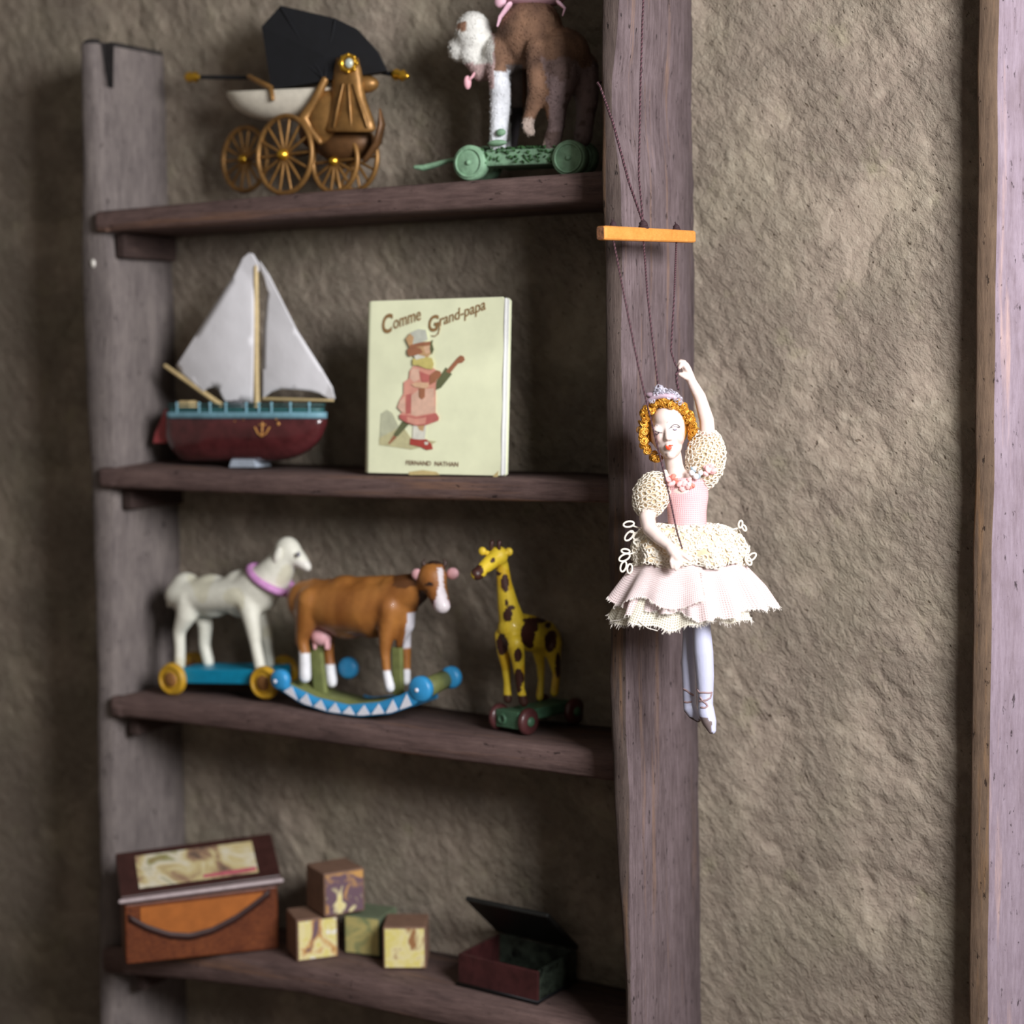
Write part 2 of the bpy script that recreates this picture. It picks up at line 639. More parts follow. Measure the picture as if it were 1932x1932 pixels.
# shelves: front edges traced on the plane y = -DS
class Shelf:
    def __init__(self, top, bot, raise_back=0.0):
        self.tbl = []
        for px, py in top:
            p = on_y(px, py, -DS)
            self.tbl.append((p.x, p.z))
        self.btbl = []
        for px, py in bot:
            p = on_y(px, py, -DS)
            self.btbl.append((p.x, p.z))
        self.rb = raise_back
        self.x0 = self.tbl[0][0]
    def z(self, x, y=-DS):
        k = (y + DS) / DS
        kx = max(0.0, min(1.0, (-0.25 - x) / 0.8))
        return interp(self.tbl, x) + self.rb * k * kx
    def ground(self, px, py):
        """point of the top surface seen at a pixel"""
        p = on_y(px, py, -DS)
        for _ in range(30):
            zz = self.z(p.x, p.y)
            r = ray(px, py)
            p = CAM + r * ((zz - CAM.z) / r.z)
        return p
    def build(self):
        xr = -0.055
        m = MB()
        def sect(x, y0, sd):
            zt, zb = interp(self.tbl, x), interp(self.btbl, x)
            c = 0.006
            w = 0.002 * noise.noise(V((x * 9, sd, 0)))
            zt2, zb2 = self.z(x, y0), zb + (self.z(x, y0) - interp(self.tbl, x))
            return [V((x, y0, zb2)), V((x, -DS + c, zb)), V((x, -DS + w, zb + c)), V((x, -DS - 0.001 + w, (zt + zb) / 2)), V((x, -DS + w, zt - c + w * 0.5)), V((x, -DS + c, zt + w * 0.4)), V((x, y0, zt2))]
        n = 70
        # nosing lapped over the front of the left upright, then the full board
        R = [sect(self.x0 + 0.010 * (1 - math.cos(a * PI / 8)), -DL - 0.004, 1.0) for a in range(0, 5)]
        for q, k in zip(R, (0.45, 0.25, 0.12, 0.04, 0.0)):
            c = (q[1] + q[5]) / 2
            for i in range(len(q)):
                q[i] = V((q[i].x, q[i].y + (0.02 * k if q[i].y < -DS + 0.004 else 0), c.z + (q[i].z - c.z) * (1 - k)))
        R += [sect(self.x0 + 0.010 + (X_LIN + 0.001 - self.x0 - 0.010) * i / 8, -DL - 0.004, 1.0) for i in range(1, 9)]
        R += [sect(X_LIN + 0.001 + (xr - X_LIN - 0.001) * i / n, -0.008, 1.0) for i in range(n + 1)]
        m.rings(R)
        return m.build('shelf_board', M_shelf, unit)

S1 = Shelf([(176, 399), (600, 361), (1137, 322)], [(186, 437), (600, 410), (1137, 379)])
S2 = Shelf([(183, 882), (420, 893), (700, 900), (1000, 903), (1143, 911)], [(195, 920), (420, 930), (700, 941), (1000, 947), (1143, 949)], 0.012)
S3 = Shelf([(206, 1313), (330, 1322), (516, 1337), (820, 1385), (1000, 1405), (1150, 1419)], [(216, 1352), (330, 1364), (516, 1388), (820, 1432), (1000, 1454), (1150, 1474)])
S4 = Shelf([(190, 1788), (360, 1800), (560, 1820), (840, 1880), (1030, 1920), (1160, 1948)], [(196, 1836), (360, 1850), (560, 1874), (840, 1936), (1030, 1978), (1160, 2006)])
for S in (S1, S2, S3, S4):
    S.build()

# ledger blocks under the boards, on both uprights
M_ledger = wood('ledger_wood', (40, 29, 28), (61, 46, 43), (80, 64, 58), 'Y', 0.8)  # wood darkened so its colour carries the shadow of the board above
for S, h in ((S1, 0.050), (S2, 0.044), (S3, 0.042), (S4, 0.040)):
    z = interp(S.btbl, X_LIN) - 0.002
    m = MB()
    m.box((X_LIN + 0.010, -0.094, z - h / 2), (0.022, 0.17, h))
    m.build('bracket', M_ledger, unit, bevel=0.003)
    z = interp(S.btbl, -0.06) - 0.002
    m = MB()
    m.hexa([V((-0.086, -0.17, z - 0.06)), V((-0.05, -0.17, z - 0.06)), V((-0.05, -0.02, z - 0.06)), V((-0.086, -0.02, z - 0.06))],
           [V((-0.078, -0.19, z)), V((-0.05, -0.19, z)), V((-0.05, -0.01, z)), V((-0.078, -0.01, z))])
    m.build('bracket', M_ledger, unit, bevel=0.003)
p = on_x(1213, -262, 0.001)
m = MB()
m.tube([p + V((-0.01, 0, 0)), p + V((0.022, 0, 0.003))], [0.003, 0.003], 8)
m.ell(p + V((0.023, 0, 0.003)), (0.002, 0.006, 0.006))
m.build('nail', M_nail, unit)
HOOK = p + V((0.014, -0.0075, 0.004))
p = on_y(177, 497, -DL)
m = MB()
m.ell(p + V((0, -0.002, 0)), (0.006, 0.004, 0.009))
m.build('nail', M_nail, unit, label='pale nail head')

# timber post at the right edge, hewn so that its side slants back to the wall
m = MB()
rings = []
n = 110
Lt, At = [(-1050, 1856), (0, 1846), (1932, 1827), (2450, 1822)], [(-1050, 1903), (0, 1892), (400, 1886), (1000, 1878), (1932, 1869), (2450, 1864)]
DR = 0.062
for i in range(n + 1):
    py = -1050 + 3500 * i / n
    a, b = on_y(interp(Lt, py), py, -DR), on_y(interp(At, py), py, -DR)
    z = a.z
    ring = [V((a.x, 0.03, z)), V((a.x, -DR + 0.004, z)), V((a.x + 0.004, -DR, z)), V((b.x - 0.005, -DR, z)), V((b.x, -DR + 0.004, z)),
            V((b.x + 0.045, -DR + 0.05, z)), V((b.x + 0.10, 0.03, z))]
    rings.append([jit(q, 0.003, 6.0, 4.0) if q.y < 0 else q for q in ring])
m.rings(rings)
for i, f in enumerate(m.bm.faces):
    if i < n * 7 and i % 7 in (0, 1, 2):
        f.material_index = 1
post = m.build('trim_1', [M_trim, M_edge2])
structure(post, 'pale lilac-stained timber post at the right edge of the plaster wall', 'post')
# ================================================================== top shelf
M_brass = plain('old_brass', (152, 112, 62), 0.45, 0.5, 0.25, 40)
M_bronze = plain('dark_bronze', (104, 72, 42), 0.5, 0.4, 0.3, 30)
M_gilt = plain('bright_gilt', (226, 176, 60), 0.3, 0.9, 0.1)
M_hood = plain('black_cloth', (12, 13, 18), 0.85, 0, 0.2, 50, 0.3, 500)
M_cream = plain('cream_paint', (222, 214, 196), 0.6, 0, 0.08, 60, 0.2, 200)
M_cushion = plain('pink_cushion', (216, 190, 190), 0.8)
M_glass = plain('grey_glass_bead', (190, 200, 190), 0.15, 0.1, 0.1, coat=1.0)

def spoked(mb, c, axis, R, r, n=12, hub=0.2, mi_rim=0, mi_sp=0, mi_hub=1):
    axis = axis.normalized()
    mb.torus(c, axis, R - r, r, 44, 8, mi_rim)
    x, y = frame_of(axis)
    for k in range(n):
        a = 2 * PI * k / n
        d = x * math.cos(a) + y * math.sin(a)
        mb.tube([c + d * R * 0.1, c + d * (R - r)], [r * 0.75, r * 0.5], 6, mi_sp)
    mb.lathe(c, axis, [(0.001, -R * hub), (R * 0.07, -R * hub), (R * 0.13, -R * 0.08), (R * 0.16, 0), (R * 0.13, R * 0.08), (R * 0.07, R * hub), (0.001, R * hub)], 14, mi_hub)

def make_pram():
    yb = -0.115
    pen = Pen(yb, 560, 250)
    s = pen.s
    root = thing('toy_pram', 'brass doll pram with black hood and big spoked wheels on the top shelf', 'toy pram', S1.ground(560, 362) * 1.0)
    # basket: cream tub, rounded end left
    def tub(px0, px1, y_top, depth_px, half_w, mi, m):
        rings = []
        for i in range(17):
            t = i / 16
            px = px0 + (px1 - px0) * t
            k = math.sqrt(max(0.0, 1 - (2 * t - 1) ** 2 * 0.98))
            yt = y_top(px)
            ring = []
            for j in range(15):
                a = PI * j / 14
                ring.append(pen(px, yt + depth_px * k * math.sin(a) ** 0.8, half_w * k ** 0.5 * math.cos(a)))
            rings.append(ring)
        m.rings(rings, mi)
    m = MB()
    tub(428, 650, lambda x: 164 - 0.10 * (x - 428) * 0.45, 62, 46, 0, m)
    m.build('basket', M_cream, root)
    m = MB()
    m.ell(pen(690, 153, 24), (14 * s, 10 * s, 14 * s))
    m.build('cushion', M_cushion, root)
    # hood: stiff black bellows in five folds, open to the left
    near = [(512, 158), (495, 42), (530, 3), (632, 27), (673, 47), (709, 86), (728, 124), (612, 142)]
    m = MB()
    wid = [44, 40, 36, 36, 38, 40, 42, 46]
    fr = [pen(px, py, w) for (px, py), w in zip(near, wid)]
    bk = [pen(px + 4, py + 4, -w) for (px, py), w in zip(near, wid)]
    fv, bv = [m.bm.verts.new(p) for p in fr], [m.bm.verts.new(p) for p in bk]
    ctr, ctb = m.bm.verts.new(pen(612, 96, 47)), m.bm.verts.new(pen(615, 99, -47))
    for i in range(8):
        j = (i + 1) % 8
        m._quad((fv[i], fv[j], ctr), 0)
        m._quad((bv[j], bv[i], ctb), 0)
        if i not in (0,):
            m._quad((fv[j], fv[i], bv[i], bv[j]), 0)
    for f in m.bm.faces:
        f.smooth = False
    h = m.build('hood', M_hood, root, solid=0.004)
    # folds and hoop rods of the hood
    m = MB()
    for a in ((497, 44), (530, 5), (632, 29), (708, 88)):
        m.tube([pen(612, 140, 49), pen(a[0], a[1], 40)], 1.6 * s, 6)
    m.build('hood_rod', M_hood, h)
    # gilded front panel with a bottle-shaped outline
    m = MB()
    prof = [(100, 22), (122, 27), (140, 30), (160, 31), (180, 35), (200, 42), (218, 48), (234, 52), (240, 46)]
    rings = []
    for y, w in prof:
        cx = 655 + (y - 104) * 0.02
        rings.append([pen(cx + w * math.cos(2 * PI * k / 24) , y, 40 + 20 * math.sin(2 * PI * k / 24)) for k in range(24)])
    m.rings(rings)
    m.tube([pen(613, 142, 46), pen(590, 190, 48), pen(573, 214, 46), pen(588, 240, 46), pen(603, 258, 44)], [7 * s, 10 * s, 13 * s, 11 * s, 6 * s], 10)
    m.ell(pen(614, 212, 30), (38 * s, 26 * s, 52 * s), Matrix.Rotation(0.35, 3, 'Y'))
    m.ell(pen(690, 150, 26), (26 * s, 18 * s, 16 * s))
    for dx in (-20, 6, 30):
        m.tube([pen(655 + dx * 0.4, 150, 61), pen(655 + dx * 0.9, 195, 62), pen(655 + dx * 1.25, 230, 58)], [2 * s, 3 * s, 2 * s], 8)
    m.build('front_panel', M_brass, root)
    m = MB()
    m.torus(pen(657, 110, 62), V((0.25, -1, -0.05)), 13 * s, 4.5 * s, 20, 8, 0)
    for k in range(8):
        a = 2 * PI * k / 8
        m.ell(pen(657 + 16 * math.cos(a), 110 + 16 * math.sin(a), 64), 3.6 * s)
    m.ell(pen(658, 110, 64), (9 * s, 6 * s, 9 * s), mi=1)
    m.build('medallion', [M_gilt, M_glass], root, label='gilt medallion with a grey bead')
    m = MB()
    m.ell(pen(652, 262, 6), (62 * s, 34 * s, 36 * s))
    m.ell(pen(600, 240, 4), (40 * s, 30 * s, 34 * s))
    m.tube([pen(690, 292, 30), pen(712, 260, 34), pen(720, 225, 36), pen(717, 198, 36)], [7 * s, 10 * s, 9 * s, 3 * s], 10, squash=0.6)
    m.tube([pen(655, 262, -20), pen(560, 282, -20)], 6 * s, 8)
    m.build('undercarriage', M_bronze, root)
    # push handles with turned brass knobs
    for (a, b, n) in (((366, 137), (470, 138), -34), ((722, 128), (757, 133), -10)):
        m = MB()
        m.tube([pen(a[0], a[1], n), pen(b[0], b[1], n)], 4 * s, 8, 0)
        e = a if a[0] < 500 else b
        d = (pen(b[0], b[1], n) - pen(a[0], a[1], n)).normalized()
        c = pen(e[0], e[1], n)
        m.lathe(c - d * 10 * s, d, [(1 * s, -12 * s), (8 * s, -8 * s), (11 * s, 0), (8 * s, 8 * s), (11 * s, 14 * s), (4 * s, 22 * s), (4 * s, 26 * s)], 14, 1)
        m.build('push_handle', [M_hood, M_gilt], root)
    m = MB()
    m.tube([pen(470, 136, 20), pen(512, 158, 46), pen(514, 178, 48)], [5 * s, 6 * s, 4 * s], 8)
    m.build('hood_hinge', M_brass, root)
    # wheels
    ax = V((-0.18, -1, 0)).normalized()
    for (px, py, R, n) in ((537, 283, 76, 50), (462, 292, 66, -34), (668, 291, 64, -30), (632, 295, 62, 20)):
        m = MB()
        spoked(m, pen(px, py, n), ax, R * s, 5 * s, 14)
        m.build('wheel', [M_brass, M_gilt], root)
    for (a, b) in (((537, 283, 50), (462, 292, -34)), ((632, 295, 20), (668, 291, -30))):
        m = MB()
        m.tube([pen(*a), pen(*b)], 4 * s, 8)
        m.build('axle', M_bronze, root)
    # standing at the front of the board
    settle_on(root, S1)
make_pram()

M_fur = painted('matted_fur', 0.95, 0.16, 45, 1.0, 160)
M_green = plain('mint_paint', (128, 164, 132), 0.65, 0, 0.22, 55, 0.4, 150)
M_moss = plain('green_turf', (62, 104, 58), 0.9, 0, 0.4, 120, 0.5, 300)
M_ribbon = plain('pink_ribbon', (236, 190, 206), 0.7, 0, 0.06)

def make_plush():
    yb = -0.115
    pen = Pen(yb, 980, 200)
    s = pen.s
    root = thing('plush_dog', 'fluffy brown and white toy dog standing on a mossy green wheeled cart', 'toy dog', S1.ground(960, 338))
    def col(w, nrm):
        px, py, _ = proj(w)
        nz = noise.noise(w * 22) + 0.5 * noise.noise(w * 60)
        if px < 930 + 4 * nz and py < 118:
            c = lin(232, 230, 222)
            if (px - 873) ** 2 / 90 + (py - 50) ** 2 / 160 < 1 + nz:
                c = lin(150, 112, 88)
            return c
        if px < 932 and py < 165:
            return lin(196, 168, 164)
        if py > 132 + 16 * nz and px < 963:
            return lin(236, 238, 242)
        if px > 1030 + 14 * nz and py > 122 + 26 * nz:
            return lin(150, 128, 126) if nz > -0.3 else lin(120, 98, 92)
        if py > 120 and 955 < px < 986:
            return lin(120, 108, 104) if py < 200 else lin(52, 46, 48)
        if py > 222 and px > 985:
            return lin(206, 186, 172)
        v = 0.5 + 0.5 * nz
        return tuple(a * (1 - v) + b * v for a, b in zip(lin(88, 64, 52), lin(168, 128, 100)))
    m = MB()
    m.ell(pen(893, 62, 18), (35 * s, 36 * s, 42 * s))
    m.ell(pen(866, 92, 20), (22 * s, 24 * s, 24 * s))
    m.ell(pen(890, 100, 18), (24 * s, 26 * s, 24 * s))
    m.tube([pen(890, 100, 14), pen(905, 130, 12), pen(940, 110, 0)], [22 * s, 24 * s, 40 * s])
    m.ell(pen(1000, 62, 0), (66 * s, 52 * s, 66 * s))
    m.ell(pen(955, 100, 0), (44 * s, 46 * s, 42 * s))
    m.ell(pen(1060, 110, 0), (56 * s, 50 * s, 58 * s))
    m.tube([pen(938, 128, 26), pen(945, 175, 28), pen(942, 220, 28), pen(939, 276, 28)], [20 * s, 21 * s, 19 * s, 16 * s])
    m.tube([pen(972, 120, -24), pen(975, 180, -26), pen(968, 230, -28), pen(962, 278, -28)], [22 * s, 20 * s, 15 * s, 14 * s])
    m.tube([pen(1010, 86, 40), pen(1012, 130, 46), pen(1014, 175, 46), pen(1004, 204, 46)], [18 * s, 19 * s, 19 * s, 14 * s])
    m.tube([pen(1004, 204, 46), pen(992, 240, 44), pen(1000, 246, 44)], [12 * s, 12 * s, 11 * s])
    m.tube([pen(1060, 140, 26), pen(1048, 200, 30), pen(1050, 235, 30), pen(1040, 272, 30)], [34 * s, 22 * s, 16 * s, 17 * s])
    m.tube([pen(1095, 130, -20), pen(1108, 190, -22), pen(1104, 225, -24), pen(1100, 258, -24)], [36 * s, 22 * s, 17 * s, 18 * s])
    blob(m, 'body', M_fur, root, 0.0045, 5, col)
    m = MB()
    # short matted tufts
    rnd = random.Random(3)
    b = root.children[0].data
    m2 = MB()
    tc = []
    off = world_loc(root)
    for i in range(3600):
        v = b.vertices[rnd.randrange(len(b.vertices))]
        w = v.co + off
        tg = v.normal.cross(V((rnd.uniform(-1, 1), rnd.uniform(-1, 1), rnd.uniform(-.4, .4)))).normalized()
        if tg.z > 0.2:
            tg = -tg
        d = (v.normal * 0.55 + tg).normalized()
        c = b.color_attributes['Col'].data[v.index].color
        k = rnd.uniform(0.8, 1.25)
        n0 = len(m2.bm.verts)
        m2.tube([w - d * 1 * s, w + d * 2.5 * s, w + d * 4.2 * s - v.normal * 1.2 * s], [0.45 * s, 0.4 * s, 0.1 * s], 4, 0, round_caps=False)
        tc += [(min(1, c[0] * k), min(1, c[1] * k), min(1, c[2] * k), 1)] * (len(m2.bm.verts) - n0)
    ft = m2.build('fur', M_fur, root)
    at = ft.data.color_attributes.new('Col', 'FLOAT_COLOR', 'POINT')
    for i, c in enumerate(tc):
        at.data[i].color = c
    ft['kind'] = 'stuff'
    m = MB()
    m.tube([pen(872, 48, 40), pen(878, 62, 42)], [7 * s, 8 * s], 10)
    m.build('ear', plain('brown_ear', (150, 110, 84), 0.9), root)
    m = MB()
    for (px, py, r) in ((861, 76, 3.4), (852, 90, 5)):
        m.ell(pen(px, py, 38), r * s)
    m.build('face_beads', plain('dark_beads', (30, 26, 26), 0.3), root)
    m = MB()
    m.ell(pen(882, 154, 28), (7 * s, 8 * s, 13 * s))
    m.tube([pen(898, 132, 28), pen(892, 142, 30), pen(886, 148, 30)], [3 * s, 5 * s, 4 * s], 8, squash=0.6)
    m.build('neck_bow', plain('pink_felt', (226, 170, 178), 0.8), root)
    # ribbon tied over the back
    m = MB()
    m.ell(pen(1010, -4, 0), (60 * s, 50 * s, 16 * s))
    m.ell(pen(944, 0, 36), (12 * s, 8 * s, 13 * s))
    m.tube([pen(960, 8, 46), pen(944, 30, 44), pen(939, 46, 42)], [8 * s, 6 * s, 3 * s], 8, squash=0.5)
    m.tube([pen(1055, 4, 44), pen(1066, 14, 42), pen(1062, 26, 40)], [8 * s, 6 * s, 3 * s], 8, squash=0.5)
    m.build('back_ribbon', M_ribbon, root)
    # cart
    m = MB()
    slab(m, pen, [(915, 312), (1062, 306), (1062, 276), (915, 281)], 44, 88)
    cart = m.build('cart', M_green, root, bevel=0.004)
    m = MB()
    for i in range(260):
        a = rnd.random()
        px, n = 912 + 155 * a, rnd.uniform(-44, 47)
        p0 = pen(px, 281 - 5 * a, n)
        if rnd.random() < 0.3:
            p0 = pen(px, rnd.uniform(282, 308), 46)
        d = V((rnd.uniform(-1, 1), rnd.uniform(-1, 0.3), rnd.uniform(0.1, 1.2))).normalized()
        m.tube([p0, p0 + d * 5 * s, p0 + d * 9 * s + V((0, 0, -3 * s))], [1.8 * s, 1.4 * s, 0.4 * s], 4, round_caps=False)
    g = m.build('moss', M_moss, root)
    g['kind'] = 'stuff'
    m = MB()
    m.ell(pen(945, 248, 48), (10 * s, 6 * s, 7 * s))
    m.ell(pen(938, 268, 48), (20 * s, 10 * s, 6 * s))
    m.build('leaf_clump', M_green, root)
    ax = V((0.1, -1, 0))
    for (px, py, n) in ((884, 305, 56), (1072, 296, 56), (912, 306, -50), (1092, 296, -50)):
        c = pen(px, py, n)
        m = MB()
        m.cyl(c, c - ax.normalized() * 26 * s, 33 * s, 30, bev=3 * s)
        m.torus(c + ax.normalized() * 1 * s, ax, 26 * s, 2.2 * s, 24, 6)
        m.ell(c + ax.normalized() * 1 * s, 5 * s)
        m.build('wheel', M_green, root)
    m = MB()
    m.tube(pen.pts([(915, 300, 0), (870, 298, 10), (845, 302, 16), (822, 309, 20), (800, 315, 24), (785, 314, 28)]), [5 * s, 6 * s, 6 * s, 8 * s, 9 * s, 6 * s], 10, squash=0.7)
    m.build('pull_handle', M_green, root)
    settle_on(root, S1)
make_plush()
# ================================================================== second shelf
def make_boat():
    yb = -0.115
    pen = Pen(yb, 460, 780)
    s = pen.s
    root = thing('toy_sailboat', 'wooden toy sailboat with two white sails and glossy maroon hull', 'toy boat', S2.ground(455, 876))
    M_hull = plain('maroon_varnish', (84, 36, 38), 0.22, 0, 0.28, 30, 0.25, 60, coat=0.6)
    M_deck = plain('sea_green_paint', (44, 92, 92), 0.5, 0, 0.2)
    M_blue = plain('pale_blue_paint', (118, 162, 176), 0.5)
    M_sail = plain('white_canvas', (226, 224, 226), 0.85, 0, 0.05, 12, 0.25, 120)
    M_spar = plain('pale_spar_wood', (206, 182, 132), 0.5, 0, 0.12)
    # hull sections along the length
    def hull(px0, px1, top, keel_fn, hw_fn, m, mi):
        rings = []
        n = 30
        for i in range(n + 1):
            t = i / n
            px = px0 + (px1 - px0) * t
            k, hw = keel_fn(t), hw_fn(t)
            ring = []
            for j in range(17):
                a = PI * j / 16
                ring.append(pen(px, top + (k - top) * math.sin(a) ** 0.75, hw * math.copysign(abs(math.cos(a)) ** 0.6, math.cos(a))))
            rings.append(ring)
        m.rings(rings, mi)
    keel = lambda t: 784 + (868 - 784) * min(1.0, (math.sin(PI * min(0.5, t * 2.6 + 0.16))) ** 0.8 if t < 0.2 else 1.0) * (1.0 if t < 0.62 else math.sqrt(max(0.0, 1 - ((t - 0.62) / 0.385) ** 2.4)))
    halfw = lambda t: 46 * min(1.0, 0.72 + t * 1.2) * (1.0 if t < 0.6 else math.sqrt(max(0.01, 1 - ((t - 0.6) / 0.41) ** 2.2)))
    m = MB()
    hull(314, 617, 784, keel, halfw, m, 0)
    m.build('hull', M_hull, root)
    m = MB()
    for sgn in (1,):
        rings = []
        for i in range(41):
            t = i / 40
            px = 314 + 303 * t
            hw = halfw(t) + 1.5
            rings.append([pen(px, 775, hw), pen(px, 787, hw), pen(px, 787, -hw), pen(px, 775, -hw)])
        m.rings(rings)
    m.build('gunwale', M_blue, root)
    m = MB()
    for i in range(40):
        t = i / 39
        px = 318 + 294 * t
        for sg in (1, -1):
            pass
    rings = []
    for i in range(41):
        t = i / 40
        px = 318 + 294 * t
        hw = max(3, halfw(t) - 3)
        rings.append([pen(px, 766, hw), pen(px, 776, hw), pen(px, 776, -hw), pen(px, 766, -hw)])
    m.rings(rings)
    m.build('deck', M_deck, root)
    for t in (0.06, 0.2, 0.27, 0.37, 0.5, 0.58, 0.66, 0.78, 0.9):
        m = MB()
        px = 316 + 297 * t
        hw = halfw(t) - 2
        m.tube([pen(px, 776, hw), pen(px, 764, hw), pen(px, 759, hw)], [2.2 * s, 2.2 * s, 3.2 * s], 8)
        m.build('rail_post', M_blue, root)
    m = MB()
    m.tube([pen(318 + 294 * i / 24, 761, max(3, halfw(i / 24) - 2)) for i in range(25)], 1.6 * s, 6)
    m.build('rail', M_deck, root)
    m = MB()
    slab(m, pen, [(336, 768), (358, 768), (358, 754), (336, 754)], 12, 24)
    m.build('deck_box', M_spar, root, bevel=0.002)
    m = MB()
    m.ell(pen(445, 764, 20), (22 * s, 12 * s, 12 * s))
    m.build('cabin', plain('grey_cabin', (96, 96, 100), 0.6), root)
    m = MB()
    m.tube(pen.pts([(485, 770, 4), (484, 640, 4), (483, 502, 4)]), [6 * s, 5.6 * s, 4.2 * s], 12)
    m.build('mast', M_spar, root)
    for a, b, r in (((497, 750, 6), (628, 753, 10), 3.2), ((416, 761, 10), (312, 688, 4), 5.0)):
        m = MB()
        m.tube([pen(*a), pen(*b)], [r * s, r * 0.8 * s], 10)
        m.build('boom', M_spar, root)
    # sails: cut cloth with a belly
    def sail(name, poly, belly, cx, cy, lab):
        me = bmesh.new()
        vs = [me.verts.new((x, y, 0)) for x, y in poly]
        me.faces.new(vs)
        bmesh.ops.triangulate(me, faces=me.faces[:])
        for _ in range(3):
            bmesh.ops.subdivide_edges(me, edges=me.edges[:], cuts=1, use_grid_fill=True)
        m = MB()
        mp = {}
        xs = [p[0] for p in poly]
        ys = [p[1] for p in poly]
        for v in me.verts:
            d = 1.0 - min(1.0, (((v.co.x - cx) / (max(xs) - min(xs))) ** 2 + ((v.co.y - cy) / (max(ys) - min(ys))) ** 2) * 3.2)
            mp[v] = m.bm.verts.new(pen(v.co.x, v.co.y, 4 + belly * d + 1.2 * noise.noise(V((v.co.x * 0.03, v.co.y * 0.03, 2)))))
        for f in me.faces:
            q = m.bm.faces.new([mp[v] for v in f.verts])
            q.smooth = True
        me.free()
        m.build(name, M_sail, root, solid=0.003, label=lab)
    sail('sail', [(470, 475), (477, 476), (488, 494), (489, 508), (480, 516), (479, 640), (477, 757), (452, 753), (424, 754), (418, 744), (413, 733), (403, 727), (392, 730), (384, 736), (377, 730), (368, 712), (358, 698), (348, 693), (341, 699), (333, 688), (372, 626), (402, 578), (440, 520), (456, 487)], 14, 420, 650, 'larger fore sail with scalloped foot')
    sail('sail', [(489, 489), (507, 515), (560, 620), (608, 695), (627, 728), (632, 750), (620, 750), (604, 740), (584, 735), (556, 732), (530, 731), (512, 737), (496, 749), (497, 690), (498, 620), (502, 565), (505, 545), (499, 520), (493, 506)], 12, 545, 670, 'smaller aft sail above the boom')
    # rudder at the left end
    m = MB()
    m.prism([pen(309, 770, 6), pen(316, 770, 6), pen(313, 834, 6), pen(287, 834, 6), pen(291, 815, 6), pen(300, 795, 6)], V((0, -1, 0)), 12 * s)
    m.build('rudder', plain('faded_red_paint', (176, 78, 80), 0.6), root, bevel=0.003)
    # gilt anchor and dots painted on the hull side
    M_g = plain('gilt_paint', (216, 158, 88), 0.4, 0.3)
    m = MB()
    n0 = 46.5
    for line in ([(495, 795), (494, 818)], [(481, 804), (486, 815), (494, 821), (502, 815), (508, 804)], [(489, 799), (500, 799)]):
        m.tube([pen(x, y, n0) for x, y in line], 1.5 * s, 6)
    m.build('anchor_emblem', M_g, root)
    for x, y in ((521, 787), (525, 797), (444, 792), (460, 789)):
        m = MB()
        m.ell(pen(x, y, n0 - 2), (3.4 * s, 1.5 * s, 3.4 * s))
        m.build('gilt_dot', M_g, root)
    m = MB()
    slab(m, pen, [(432, 879), (482, 879), (478, 862), (438, 862)], 24, 48)
    m.build('stand', plain('grey_blue_stand', (170, 180, 192), 0.6), root)
    settle_on(root, S2)
make_boat()

